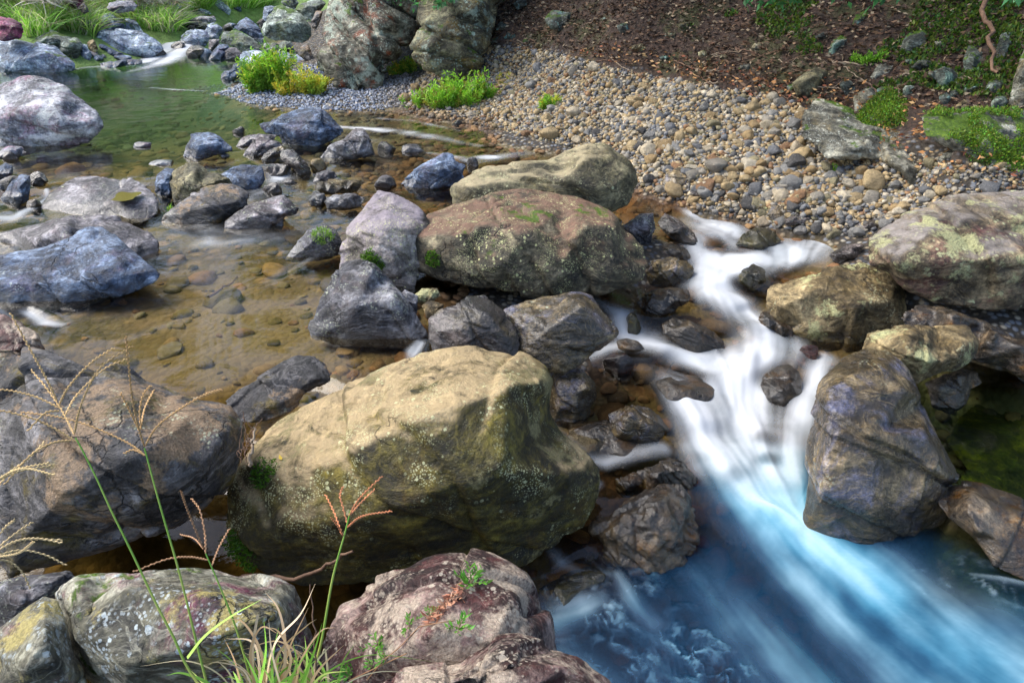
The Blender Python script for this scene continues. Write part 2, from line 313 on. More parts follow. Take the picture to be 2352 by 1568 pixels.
M['cliffd'] = rock_mat('dark_cliff_rock', (.03,.03,.02), (.12,.11,.07), (.28,.27,.19), stain=(.16,.10,.03), stain_amt=.4, lich_amt=.6, lichen=(.34,.42,.38), lich_scale=11, moss_amt=.2, patch_amt=.35, patch=(.28,.34,.3), tilt=(1.4,.4,.1))
M['bank']   = rock_mat('bank_rock', (.03,.035,.03), (.11,.12,.1), (.26,.28,.25), stain=(.1,.07,.04), lich_amt=.45, lichen=(.35,.5,.47), lich_scale=12, patch_amt=.4, patch=(.22,.35,.33), moss_amt=.35)
M['teal']   = rock_mat('teal_lichen_rock', (.06,.07,.06), (.18,.2,.17), (.36,.4,.35), lich_amt=.5, lichen=(.38,.47,.4), lich_scale=10, patch_amt=.5, patch=(.24,.33,.28), moss_amt=.3)
M['outcrop']= rock_mat('pale_outcrop_rock', (.07,.07,.055), (.2,.195,.16), (.42,.41,.35), stain=(.15,.12,.07), stain_amt=.6, lich_amt=.4, lichen=(.55,.57,.52), moss_amt=.22, strata=.7)
M['mossy']  = rock_mat('mossy_outcrop_rock', (.06,.07,.05), (.2,.2,.17), (.38,.38,.34), lich_amt=.4, moss_amt=.72)
M['sub']    = rock_mat('submerged_rock', (.03,.03,.008), (.10,.085,.022), (.19,.15,.05), stain=(.08,.1,.02), lich_amt=0, strata=.6)
# ------------------------------------------------------------------ rocks: traced outline + ridge points -> solid body
CROPS = {'A': (0, 0, .33984), 'B': (780.9, 0, .33984), 'C': (1561.9, 0, .33984), 'D': (0, 514.5, .33984), 'E': (780.9, 514.5, .33984),
         'F': (1561.9, 514.5, .33984), 'G': (0, 1035.4, .33984), 'H': (780.9, 1035.4, .33984), 'I': (1561.9, 1035.4, .33984),
         'J': (0, 0, .16992), 'K': (395.06, 0, .16992), 'P': (0, 0, 1)}
dg = bpy.context.evaluated_depsgraph_get()
def sst(x, a, b):
    t = np.clip((x - a)/(b - a), 0, 1); return t*t*(3 - 2*t)
def pts(crop, s):
    x0, y0, k = CROPS[crop]
    return np.array([[x0 + float(a)*k, y0 + float(b)*k] for a, b in (q.split(',')[:2] for q in s.split())])
def remesh(V, F, size, facets=0):
    me = mesh_np('tmp', V, F); o = bpy.data.objects.new('tmp', me); C.objects.link(o)
    if facets:
        dm = o.modifiers.new('d', 'DECIMATE'); dm.ratio = min(1, facets/(len(F)*(F.shape[1] - 2)))
    md = o.modifiers.new('r', 'REMESH'); md.mode = 'VOXEL'; md.voxel_size = size
    d = bpy.context.evaluated_depsgraph_get(); ev = o.evaluated_get(d); m2 = ev.to_mesh()
    nv, nf = len(m2.vertices), len(m2.polygons)
    co = np.empty(nv*3, np.float32); m2.vertices.foreach_get('co', co)
    fi = np.empty(nf*4, np.int32); m2.polygons.foreach_get('vertices', fi)
    ev.to_mesh_clear(); bpy.data.objects.remove(o); bpy.data.meshes.remove(me)
    return co.reshape(-1, 3).astype(float), fi.reshape(-1, 4)
def edges_of(F):
    e = np.concatenate([np.c_[F[:, k], F[:, (k+1) % F.shape[1]]] for k in range(F.shape[1])]); e.sort(axis=1)
    return np.unique(e, axis=0)
def smooth(V, E, it, f=.5):
    n = len(V); deg = np.bincount(E.ravel(), minlength=n).astype(float)[:, None]
    for _ in range(it):
        a = np.stack([np.bincount(E[:, 0], V[E[:, 1], k], n) + np.bincount(E[:, 1], V[E[:, 0], k], n) for k in range(3)], -1)
        V = V + f*(a/np.maximum(deg, 1) - V)
    return V
ROCKS = {}
LOWEST = {}
def ico(sub):
    bm = bmesh.new(); bmesh.ops.create_icosphere(bm, subdivisions=sub, radius=1); bm.verts.ensure_lookup_table()
    V = np.array([v.co[:] for v in bm.verts]); F = np.array([[v.index for v in f.verts] for f in bm.faces]); bm.free(); return V, F
def pebble_shape(seed, sub, flat=.6):
    V, F = ico(sub); r = np.random.default_rng(seed)
    V = V*np.array([1, r.uniform(.65, .95), r.uniform(flat - .12, flat + .15)])
    U = r.normal(size=(11, 3)); U /= np.linalg.norm(U, axis=1, keepdims=True)
    for u in U:
        h = V @ u; V = V - np.maximum(h - h.max()*r.uniform(.62, .9), 0)[:, None]*u
    V = V*(1 + .1*noise(V*1.6 + seed, seed)[:, None]); return V, F
def half_sunk(name, P, mat, label, wet, cat, group):
    """small stone standing in the water: a chipped pebble sized from its outline"""
    seed = random.Random(label).randrange(9999); V, F = pebble_shape(seed, 4, .8); V = V - (V.max(0) + V.min(0))/2; V = V/V.max(0)
    w_, h_ = P[:, 0].max() - P[:, 0].min(), P[:, 1].max() - P[:, 1].min(); x, y = P[:, 0].mean(), P[:, 1].max() - .3*h_
    s = hit(x, y); c = at(np.array([x]), np.array([y]), np.array([s]))[0]; k = s/FPX
    V = V*np.array([w_*.54*k, max(w_*.42, h_*.6)*k, h_*.92*k]); E = edges_of(F); N = vnormals(V, F)
    V = V + N*(.05*h_*k*fbm(V/(h_*k)*2.5 + seed, 4, seed))[:, None] + c; N = vnormals(V, F)
    lv = W(V); wt = np.clip((max(wet, .06) - (V[:, 2] - lv))/.03, 0, 1)
    base = np.array([c[0], c[1], V[:, 2].min()]); o = obj(name, mesh_np(name, V - base, F, M[mat], dict(wet=wt)), loc=base); tag(o, label, cat or name, group); ROCKS[label] = (V, N, o); return o
def rock(name, crop, outline, mat, label, ridge=None, s=None, tilt=.35, ext=None, bulge=.5, back=1.0, turn=0.0, cap=0, wet=.075, chip=1.0, rough=1.0, ds=0.0, cat=None, group=None, water=True, fine=1.0, smooths=1, lump=1.0, facets=56, fit=True, crack=1.0):
    P = pts(crop, outline)
    if name == 'stone' and s is None and water: return half_sunk(name, P, mat, label, wet, cat, group)
    rg = random.Random(label); seed = rg.randrange(9999)
    A = P; area = .5*np.sum(A[:, 0]*np.roll(A[:, 1], -1) - np.roll(A[:, 0], -1)*A[:, 1])
    if area < 0: P = P[::-1].copy(); area = -area
    # densify the outline with small irregular offsets
    Q = []
    step = max(5.0, math.sqrt(area)*.24)
    for i in range(len(P)):
        a, b = P[i], P[(i+1) % len(P)]; d = b - a; L = np.hypot(*d); k = max(1, int(L/step))
        nrm = np.array([d[1], -d[0]])/max(L, 1e-6)
        for j in range(k):
            o_ = 0 if j == 0 else (rg.random() - .35)*.07*L/k*2
            Q.append(a + d*j/k + nrm*min(o_, 3))
    P = np.array(Q); low = P[np.argmax(P[:, 1])]; ymax, ymin = P[:, 1].max(), P[:, 1].min(); hpx = ymax - ymin
    xc = P[:, 0].mean(); auto = s is None
    if auto: s = hit(low[0], low[1], water) + ds
    size = math.sqrt(area)*s/FPX
    Pb = P.copy(); t = (ymax - P[:, 1])/max(hpx, 1)
    if ext is None: ext = .18
    if ext: Pb[:, 1] += ext*hpx*np.clip(1 - t/.35, 0, 1)
    term = lambda q: s*(1 + tilt*(ymax - np.minimum(q[:, 1], ymax))/FPX + turn*(q[:, 0] - low[0])/FPX)
    cen = Pb.mean(0)
    up = lambda y: .42 + .62*np.clip(((ymax - y)/hpx - .08)/.5, 0, 1)
    inner = []
    if ridge:
        x0, y0, k = CROPS[crop]
        for r in ridge.split():
            a, b, c = map(float, r.split(',')); inner.append((x0 + a*k, y0 + b*k, 1.12*c*up(y0 + b*k)))
    else:
        n = 5 + rg.randrange(3); sel = [int(len(P)*(i + rg.random()*.5)/n) % len(P) for i in range(n)]
        for i in sel:
            f = .35 + .4*rg.random(); q = cen + (Pb[i] - cen)*f
            inner.append((q[0], q[1], bulge*(.45 + .75*rg.random())*up(q[1])))
        q = cen + np.array([(rg.random() - .5)*.4, (rg.random() - .75)*.35])*math.sqrt(area)
        inner.append((q[0], q[1], bulge*(.8 + .3*rg.random())))
    n = len(Pb); V = [tuple(p) for p in at(Pb[:, 0], Pb[:, 1], term(P))]; T = []
    def side(I, sign):
        co = [Vector(p) for p in Pb] + [Vector((a, b)) for a, b, _ in I]
        vo, _, fo, ov, _, _ = delaunay_2d_cdt(co, [], [list(range(n))], 1, 1e-5)
        mp = {}
        for i, p in enumerate(vo):
            src = [k for k in ov[i] if k < n] or [k for k in ov[i]]
            if src and src[0] < n: mp[i] = src[0]
            else:
                c = I[src[0] - n][2] if src else 0.0
                q = np.array([[p[0], p[1]]]); d = term(q) - sign*c*size
                V.append(tuple(at(q[:, 0], q[:, 1], d)[0])); mp[i] = len(V) - 1
        for f in fo:
            f = [mp[k] for k in f]
            for k in range(1, len(f) - 1): T.append((f[0], f[k], f[k+1]) if sign > 0 else (f[0], f[k+1], f[k]))
    side(inner, 1)
    bk = []
    for i in range(0, n, max(1, n//9)):
        q = cen + (Pb[i] - cen)*.62; bk.append((q[0], q[1], back*(.35 + .25*rg.random())))
    bk.append((cen[0], cen[1], back*.65)); side(bk, -1)
    V = np.array(V); T = np.array(T)
    vox = float(np.clip(s*.0040/fine, size*.0125, size*.026))
    if lump > 1:
        V, F = remesh(V, T, size*.028)
        E = edges_of(F); V = smooth(V, E, 1, .5); N = vnormals(V, F)
        V = V + N*(size*.045*lump*fbm(V/size*2.6 + seed, 3, seed))[:, None]
        V, F = remesh(V, F, vox, facets)
    else: V, F = remesh(V, T, vox)
    E = edges_of(F); V = smooth(V, E, smooths, .4)
    c0 = V.mean(0)
    r_ = np.random.default_rng(seed)
    # flattened cells: breaks the surface into irregular planar chips
    def chipcells(V, K, amt):
        N = vnormals(V, F); i = r_.integers(0, len(V), K); ps_, ns_ = V[i], N[i]
        Q = V + size*.10*np.stack([noise(V/size*4 + 31*k + seed, seed + k) for k in range(3)], -1)
        own = np.empty(len(V), int)
        for a in range(0, len(V), 8000): own[a:a+8000] = (((Q[a:a+8000, None] - ps_[None])**2).sum(-1)).argmin(1)
        nm = np.zeros((K, 3)); ct = np.zeros((K, 3))
        for k in range(3): nm[:, k] = np.bincount(own, N[:, k], K); ct[:, k] = np.bincount(own, V[:, k], K)
        cnt = np.maximum(np.bincount(own, minlength=K), 1)[:, None]; ct = ct/cnt; nm = nm/np.maximum(np.linalg.norm(nm, axis=1, keepdims=True), 1e-9)
        d = ((V - ct[own])*nm[own]).sum(1)
        return V - amt*d[:, None]*nm[own]
    V = chipcells(V, 240, .45*chip); V = smooth(V, E, 1, .25)
    N = vnormals(V, F); q = V/size + seed
    f1 = fbm(q*1.7, 3, seed); f2 = fbm(q*5.5, 4, seed + 3)
    rgd = 1 - np.abs(fbm(q*3.1, 3, seed + 8))*2.6
    ax = np.array([.35 + .3*rg.random(), .3 - .6*rg.random(), .8]); ax /= np.linalg.norm(ax)
    lay = (V @ ax)/size*7 + 1.2*fbm(q*1.5, 3, seed + 11); lay = np.abs((lay % 1) - .5)*2
    disp = size*rough*(.006*f1*lump + .006*lump*f2 + .004*lump*np.clip(rgd, -1, 1) - .010*np.clip(lay - .72, 0, 1)/.28*(f1 > -.15))
    for k in range(7):                              # fractures: a groove with a small step across it
        u = ax + r_.normal(size=3)*(.25 if k < 3 else 1.2); u /= np.linalg.norm(u)
        d = (V - c0) @ u - size*r_.uniform(-.32, .32) + size*.05*fbm(q*2.2, 3, seed + 31*k)
        mk = sst(fbm(q*1.1, 2, seed + 57*k), -.05, .25)
        disp += size*1.5*crack*mk*(.011*np.tanh(d/(.012*size))*np.exp(-(d/(.16*size))**2) - .020*np.exp(-(d/(.011*size))**2))
    disp += min(size, .5)*rough*.005*fbm(V*22, 3, seed + 21)
    V = V + N*disp[:, None]
    if fit: mx, my, _s = project(V)                        # true up the overall size to the traced one
    if fit: kx = np.clip((P[:, 0].max() - P[:, 0].min())/(mx.max() - mx.min()), .95, 1.12); ky = np.clip((Pb[:, 1].max() - Pb[:, 1].min())/(my.max() - my.min()), .95, 1.12)
    if fit: V = c0 + (V - c0)*np.array([kx, (kx + ky)/2, ky])
    N = vnormals(V, F)
    at_ = {}
    if wet is not None:
        lv = np.maximum(W(V), -9); hgt = V[:, 2] - lv
        nz = fbm(V*9, 3, 4)
        at_['wet'] = np.clip((wet - hgt + .035*nz)/.03, 0, 1) if wet < 5 else np.clip(.82 + .5*nz, 0, 1)
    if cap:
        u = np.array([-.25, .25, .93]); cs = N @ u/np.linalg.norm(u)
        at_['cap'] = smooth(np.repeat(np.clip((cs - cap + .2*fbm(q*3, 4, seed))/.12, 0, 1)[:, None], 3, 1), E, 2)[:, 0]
    base = np.array([V[:, 0].mean(), V[:, 1].mean(), V[:, 2].min()])
    me = mesh_np(name, V - base, F, M[mat], at_)
    o = obj(name, me, loc=base); tag(o, label, cat or name, group)
    ROCKS[label] = (V, N, o); return o
def skin_point(label, px, py):
    """front-most surface point of a built rock near a pixel, with its normal"""
    V, N, o = ROCKS[label]; x, y, s = project(V); d = np.hypot(x - px, y - py)
    k = np.nonzero(d < max(d.min() + 1, 8))[0]; i = k[np.argmin(s[k])]
    return V[i], N[i]

B_, R_, S_ = 'boulder', 'rock', 'stone'
# ---- foreground and centre
big_mid = 'long brown-topped boulder in the centre with a dark hollow beneath it'
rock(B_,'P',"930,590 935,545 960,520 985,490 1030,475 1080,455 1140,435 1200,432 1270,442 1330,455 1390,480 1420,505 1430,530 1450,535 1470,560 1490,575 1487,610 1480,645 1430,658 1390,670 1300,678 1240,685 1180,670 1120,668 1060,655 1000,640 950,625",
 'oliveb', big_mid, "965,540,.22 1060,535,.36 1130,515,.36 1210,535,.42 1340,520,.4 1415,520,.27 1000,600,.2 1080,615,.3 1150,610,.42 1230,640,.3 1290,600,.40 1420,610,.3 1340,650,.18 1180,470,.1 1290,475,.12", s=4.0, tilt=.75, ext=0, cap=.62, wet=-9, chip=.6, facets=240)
centre = 'huge olive lichen-speckled boulder with a pale sunlit top in the foreground'
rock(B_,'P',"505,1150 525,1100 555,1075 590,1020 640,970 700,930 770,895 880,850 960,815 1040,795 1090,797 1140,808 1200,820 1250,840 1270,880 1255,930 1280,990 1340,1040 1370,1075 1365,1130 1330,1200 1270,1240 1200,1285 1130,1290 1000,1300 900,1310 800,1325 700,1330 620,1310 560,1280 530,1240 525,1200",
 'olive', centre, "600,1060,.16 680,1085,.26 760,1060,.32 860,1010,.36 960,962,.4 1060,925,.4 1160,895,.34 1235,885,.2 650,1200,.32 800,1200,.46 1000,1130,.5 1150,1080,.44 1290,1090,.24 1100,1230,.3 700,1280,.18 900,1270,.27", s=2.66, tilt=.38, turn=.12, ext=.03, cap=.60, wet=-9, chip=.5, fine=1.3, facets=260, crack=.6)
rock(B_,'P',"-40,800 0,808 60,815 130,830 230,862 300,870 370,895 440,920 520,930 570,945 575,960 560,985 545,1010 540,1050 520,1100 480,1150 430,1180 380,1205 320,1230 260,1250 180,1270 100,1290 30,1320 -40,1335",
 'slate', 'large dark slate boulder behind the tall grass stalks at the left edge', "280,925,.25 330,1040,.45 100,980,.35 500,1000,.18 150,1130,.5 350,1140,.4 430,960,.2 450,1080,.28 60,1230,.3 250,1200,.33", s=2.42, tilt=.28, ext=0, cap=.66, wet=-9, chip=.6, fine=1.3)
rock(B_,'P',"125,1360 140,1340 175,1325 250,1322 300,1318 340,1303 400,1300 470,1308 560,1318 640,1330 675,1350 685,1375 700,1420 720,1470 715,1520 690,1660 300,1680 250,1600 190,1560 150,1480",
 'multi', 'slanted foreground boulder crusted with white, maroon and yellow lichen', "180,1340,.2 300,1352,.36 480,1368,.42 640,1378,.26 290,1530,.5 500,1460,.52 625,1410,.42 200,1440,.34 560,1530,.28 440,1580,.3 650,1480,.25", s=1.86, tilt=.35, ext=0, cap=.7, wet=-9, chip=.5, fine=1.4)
rock(B_,'P',"-50,1470 0,1440 40,1410 100,1370 130,1375 150,1420 160,1460 170,1500 200,1560 230,1680 -50,1700", 'multi', 'mottled lichen-crusted boulder in the bottom left corner', "100,1465,.4 60,1530,.45 130,1520,.35", s=1.74, tilt=.3, ext=0, wet=-9, fine=1.4)
rock(B_,'P',"-40,1345 60,1322 150,1312 200,1325 140,1355 80,1395 30,1425 -40,1440", 'grey', 'shadowed grey boulder under the dark slate boulder at the left edge', s=2.25, tilt=.5, ext=.3, wet=-9)
maroon = 'maroon and white lichened boulder with leafy sprigs at the bottom of the view'
rock(B_,'P',"725,1530 740,1480 770,1420 780,1385 830,1365 840,1340 900,1310 960,1290 1030,1270 1080,1264 1130,1270 1170,1290 1210,1320 1240,1370 1265,1420 1272,1470 1290,1560 1280,1680 1000,1700 800,1720 700,1640",
 'maroon', maroon, "800,1430,.2 900,1380,.3 1000,1330,.28 1100,1320,.24 1180,1370,.3 1000,1450,.5 1130,1470,.46 880,1520,.42 1220,1460,.25 1050,1560,.5", s=1.86, tilt=.55, ext=0, wet=-9, chip=.4, fine=1.5)
rock(B_,'P',"840,1575 930,1535 1000,1525 1060,1520 1090,1490 1140,1465 1190,1457 1230,1470 1280,1480 1330,1500 1360,1530 1390,1550 1420,1590 1420,1700 860,1700", 'maroon', 'knobbly white and maroon boulder lowest in the view beside the swirling water', "1000,1570,.3 1110,1530,.34 1190,1510,.34 1290,1530,.3 1350,1570,.25 1180,1600,.5", s=1.62, tilt=.5, ext=0, wet=-9, chip=.4, fine=1.5)
tri = 'blue-grey triangular rock with a pale ridge at the edge of the calm pool'
rock(B_,'P',"707,740 730,690 760,640 785,605 820,597 855,605 890,640 920,670 950,710 985,750 975,770 930,775 870,768 790,768 715,755", 'grey', tri, "858,612,.18 905,690,.36 820,700,.36 940,745,.25 770,740,.2", cap=0, tilt=.3)
tallp = 'tall streaked purple-grey boulder leaning against the long central boulder'
rock(B_,'P',"762,625 790,560 820,505 850,465 870,438 900,445 945,470 970,490 985,530 965,560 960,600 950,640 915,668 880,665 850,640 830,620 790,620", 'streak', tallp, "848,520,.34 885,520,.42 935,525,.3 860,590,.4 905,600,.36", s=4.05, tilt=.4, cap=.42)
rock(B_,'P',"985,730 1010,710 1050,695 1080,682 1115,675 1125,690 1160,720 1180,745 1195,775 1190,800 1170,810 1120,810 1060,805 1000,800 985,775", 'wetblue', 'glossy dark purple rock under the long central boulder', "1070,702,.25 1120,722,.33 1060,755,.4 1150,765,.32 1010,760,.2", wet=9, tilt=.4, s=3.42)
rock(B_,'P',"1150,715 1190,698 1230,686 1290,672 1330,668 1360,680 1390,720 1420,765 1400,780 1340,815 1295,830 1250,825 1200,818 1180,800 1180,770 1170,745", 'wetbrown', 'grey rock with an olive top right of the glossy purple rock', "1335,705,.42 1300,810,.24 1200,722,.22 1260,755,.36 1380,760,.25", tilt=.45, s=3.45, wet=.12)
rock(R_,'P',"1258,960 1260,900 1265,860 1300,840 1340,850 1370,880 1370,915 1350,950 1310,965", 'wetbrown', 'upright olive-grey rock tucked behind the huge lichened boulder', wet=.1)
rock(R_,'P',"1395,950 1440,930 1490,935 1515,955 1535,985 1510,1010 1460,1015 1410,1000", 'wetbrown', 'angular wet rock with a rusty top in the middle of the stream', wet=.1)
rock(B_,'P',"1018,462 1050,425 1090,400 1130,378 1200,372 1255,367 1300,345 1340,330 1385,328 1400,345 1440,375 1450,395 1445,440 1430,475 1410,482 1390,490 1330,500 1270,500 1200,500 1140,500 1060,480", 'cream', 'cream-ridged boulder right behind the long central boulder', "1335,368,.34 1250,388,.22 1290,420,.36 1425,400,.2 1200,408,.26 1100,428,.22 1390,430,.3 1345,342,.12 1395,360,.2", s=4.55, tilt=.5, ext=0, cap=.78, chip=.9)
rock(B_,'P',"920,415 950,390 985,370 1020,350 1040,352 1045,370 1070,378 1060,400 1070,410 1040,420 990,428 940,430", 'blue', 'jagged silver-blue rock left of the cream-ridged boulder')
rock(B_,'P',"1845,1170 1850,1100 1855,1000 1870,920 1890,870 1940,820 1990,800 2040,810 2070,830 2095,870 2120,930 2150,1000 2175,1060 2205,1105 2200,1130 2170,1160 2120,1175 2090,1200 2040,1220 2000,1228 1960,1225 1920,1200 1880,1190",
 'wetbrown', 'tall wet grey-violet boulder right of the white chute', "1908,890,.28 1902,1000,.38 1895,1120,.42 2020,838,.26 2085,900,.30 2120,1000,.34 2165,1095,.34 2000,1165,.42 2075,1165,.3 2000,1000,.40", tilt=.42, wet=.16, chip=.9, fine=1.2)
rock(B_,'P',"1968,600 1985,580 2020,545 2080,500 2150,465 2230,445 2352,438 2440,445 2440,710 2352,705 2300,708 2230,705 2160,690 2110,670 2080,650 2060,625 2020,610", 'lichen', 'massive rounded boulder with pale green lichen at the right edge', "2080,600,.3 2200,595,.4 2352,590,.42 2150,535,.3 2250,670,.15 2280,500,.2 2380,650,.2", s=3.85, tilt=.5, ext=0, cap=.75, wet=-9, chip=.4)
rock(B_,'P',"1745,680 1770,660 1830,640 1890,622 1930,603 1970,601 2030,620 2060,630 2070,670 2078,720 2065,745 2010,765 1950,780 1880,778 1840,765 1800,740 1770,720", 'tan', 'brown boulder with pale lichen splashes in front of the massive right-hand boulder', "1830,690,.3 1900,655,.3 1960,700,.42 2040,690,.3 1860,750,.2 1990,740,.25", tilt=.4, wet=.07)
rock(B_,'P',"1970,795 2000,770 2040,755 2090,748 2150,750 2210,745 2240,785 2235,810 2220,830 2190,845 2160,845 2110,868 2080,875 2030,850 1990,815", 'tan', 'brown ridged rock behind the tall grey-violet boulder', s=3.35, tilt=.5, ext=.1, wet=-.2)
rock(B_,'P',"2070,730 2110,700 2160,700 2200,720 2260,740 2300,765 2360,780 2440,800 2440,860 2352,850 2300,830 2240,820 2180,790 2100,780", 'wet', 'low mossy brown rock under the massive right-hand boulder', s=3.5, tilt=.7)
rock(R_,'P',"2125,880 2170,860 2210,845 2245,855 2255,880 2230,895 2220,920 2180,935 2140,925", 'wet', 'dark wet rock standing in the small green pool at the right')
rock(R_,'P',"2305,830 2320,800 2352,775 2440,780 2440,880 2352,870 2320,850", 'wet', 'brown rock at the right edge above the small green pool')
rock(B_,'P',"2170,1010 2200,960 2250,920 2352,900 2440,910 2440,1120 2352,1120 2280,1105 2220,1065", 'sub', 'big olive boulder sunk under the small green pool at the right edge', s=3.3, tilt=1.4, bulge=.14, wet=None)
rock(R_,'P',"2205,1085 2240,1080 2290,1095 2310,1115 2270,1130 2220,1115", 'sub', 'yellow-green stone sunk beside the tall grey-violet boulder', s=3.2, tilt=1.2, bulge=.15, wet=None)
rock(B_,'P',"2150,1150 2180,1115 2210,1103 2260,1110 2310,1130 2352,1145 2440,1165 2440,1300 2352,1300 2290,1280 2230,1230 2180,1190", 'wet', 'wet brown slab sloping into the blue pool at the right edge', s=2.72, tilt=.9, bulge=.3, wet=.16)
rock(B_,'H',"1690,540 1750,460 1800,440 1880,400 1930,340 1990,290 2060,255 2150,215 2250,210 2330,240 2390,330 2420,430 2450,560 2430,640 2330,740 2200,790 2050,805 1960,790 1850,760 1760,700 1740,620", 'wet', 'wrinkled dark wet boulder left of the white chute', "2080,295,.26 2180,330,.40 1990,365,.26 1895,430,.34 2080,425,.46 2230,430,.40 2340,400,.26 2090,470,.40 1800,570,.3 1910,640,.28 2110,640,.42 2300,620,.32 2220,560,.44", wet=.3, tilt=.85, chip=1.7, rough=6, crack=1.6)
rock(R_,'H',"1855,215 1880,185 1960,165 2060,130 2140,90 2210,55 2270,75 2330,110 2400,190 2440,290 2380,270 2330,235 2200,225 2080,235 1960,255 1900,245", 'wet', 'rusty wet ledge just above the wrinkled dark boulder', wet=.2, tilt=.6, chip=1.5, rough=4, ext=.4)
rock(R_,'P',"1235,1355 1290,1320 1360,1298 1420,1303 1405,1345 1330,1375 1260,1392", 'sub', 'olive rock half sunk below the wrinkled dark boulder', tilt=1.2, bulge=.25, wet=.2)
rock(R_,'P',"1290,985 1340,965 1400,965 1460,1000 1500,1020 1490,1040 1420,1045 1340,1035", 'wet', 'smooth brown rock washed over by water beside the angular wet rock', tilt=1.2, bulge=.2, wet=.2)
rock(R_,'P',"1425,520 1450,505 1475,490 1500,490 1505,520 1495,550 1475,560 1440,540", 'purple', 'grey rock touching the right end of the long central boulder')
rock(R_,'P',"1505,500 1530,490 1560,505 1600,545 1615,560 1580,560 1530,535", 'wetblue', 'slanted glossy slab at the top of the white rapids', wet=.1, tilt=.8)
rock(R_,'P',"1485,625 1500,600 1540,590 1580,600 1595,620 1580,645 1530,655 1490,650", 'wetbrown', 'rounded glossy rock beside the right end of the long central boulder', wet=.12)
rock(R_,'P',"1500,575 1540,558 1575,570 1590,600 1550,600 1510,600", 'wet', 'dark rock behind the rounded glossy rock', wet=.1)
rock(R_,'P',"1460,695 1490,670 1540,660 1585,668 1585,690 1550,710 1510,725 1480,715", 'wet', 'flat rusty-brown rock left of the rapids', wet=.15, tilt=.7)
rock(R_,'P',"1520,745 1545,730 1580,735 1620,750 1660,780 1670,800 1600,802 1560,788 1525,768", 'wet', 'shiny black-brown rock parting the white water', wet=.2, tilt=.6)
rock(S_,'P',"1390,828 1410,812 1440,812 1455,830 1430,845 1395,843", 'wetred', 'wet red stone at the left of the rapids', wet=.2)
rock(S_,'P',"1436,740 1452,720 1470,735 1470,758 1445,760", 'sub', 'little olive stone poking out left of the rapids', wet=.2)
rock(S_,'P',"1505,893 1540,878 1600,876 1640,884 1600,898 1530,902", 'wet', 'flat wet rock almost drowned by the white water', wet=.2, tilt=.7, ext=.6)
rock(S_,'P',"1415,790 1440,782 1470,785 1475,798 1440,803", 'wet', 'small wet stone above the wet red stone', wet=.2, tilt=.5, ext=.8)
rock(S_,'P',"1835,810 1845,797 1870,795 1882,805 1870,826 1840,828", 'wetred', 'small red-brown stone right of the rapids', wet=.2)
rock(R_,'P',"1745,885 1760,858 1790,838 1815,838 1835,855 1842,905 1800,925 1762,910", 'wet', 'brown rock with water combing over its lip', wet=.2, tilt=.9)
rock(R_,'P',"1690,645 1705,618 1730,606 1755,618 1768,645 1730,660", 'sub', 'amber rock under the upper white water', wet=.2, tilt=.9)
rock(R_,'P',"1690,560 1705,538 1735,522 1770,526 1795,552 1750,572", 'sub', 'amber rock at the head of the rapids', wet=.2, tilt=.9)
rock(R_,'P',"1735,722 1768,716 1835,765 1845,778 1800,770 1755,748", 'wet', 'dark reddish ledge at the left foot of the brown lichen-splashed boulder', wet=.2, tilt=.5)
rock(R_,'P',"1905,585 1930,570 1960,560 1985,560 1970,595 1940,602 1915,597", 'wetblue', 'pale wet rock at the tip of the massive right-hand boulder', wet=.1)
rock(R_,'P',"910,690 930,665 960,680 958,712 930,715", 'grey', 'grey stone in the shadow under the long central boulder', s=3.75)
rock(S_,'P',"950,678 970,662 1005,662 1012,680 985,692 960,690", 'tan', 'orange-brown stone in the shadow under the long central boulder', s=3.8)
rock(S_,'P',"968,702 990,690 1020,700 1010,722 980,725", 'tan', 'olive-brown stone between the triangular rock and the glossy purple rock', s=3.65)
rock(R_,'P',"520,915 552,895 590,872 622,848 645,832 680,818 717,820 745,840 762,858 755,875 740,885 706,895 680,922 660,932 628,940 578,948 540,945", 'slate', 'flat dark rock with a sandy back sticking out of the calm pool', tilt=.9, bulge=.35, cap=.55, s=2.95)
rock(B_,'P',"-40,715 0,718 27,732 54,745 75,762 87,786 98,806 136,817 170,827 186,842 150,848 70,835 0,822 -40,822", 'maroon', 'reddish rock above the large dark slate boulder at the left edge', s=2.75, tilt=.7, wet=-9)
bslab = 'big slanted blue slab at the left edge of the calm pool'
rock(B_,'D',"-90,240 100,195 300,160 430,110 540,70 630,20 700,15 760,60 850,140 950,220 1040,290 1095,345 1060,380 900,420 700,460 560,490 380,510 200,515 0,520 -90,525", 'blue', bslab, "300,395,.3 520,385,.36 800,265,.28 1000,312,.12 640,80,.06 300,260,.22 0,400,.3 600,440,.3 850,350,.25", tilt=.75, chip=.5)
rock(B_,'D',"-90,60 0,55 100,35 250,0 370,-40 520,-60 650,-65 790,-50 900,0 1010,50 1060,110 1075,180 1050,240 1000,300 800,330 500,330 200,330 -90,330", 'purple', 'brown-grey boulder behind the big slanted blue slab', s=4.55, tilt=.5, ext=0)
mossyr = 'small dark rock with a mossy tip standing in the calm pool'
rock(R_,'D',"1925,210 2010,120 2090,30 2190,0 2260,30 2320,140 2280,190 2150,215 2000,222", 'grey', mossyr)
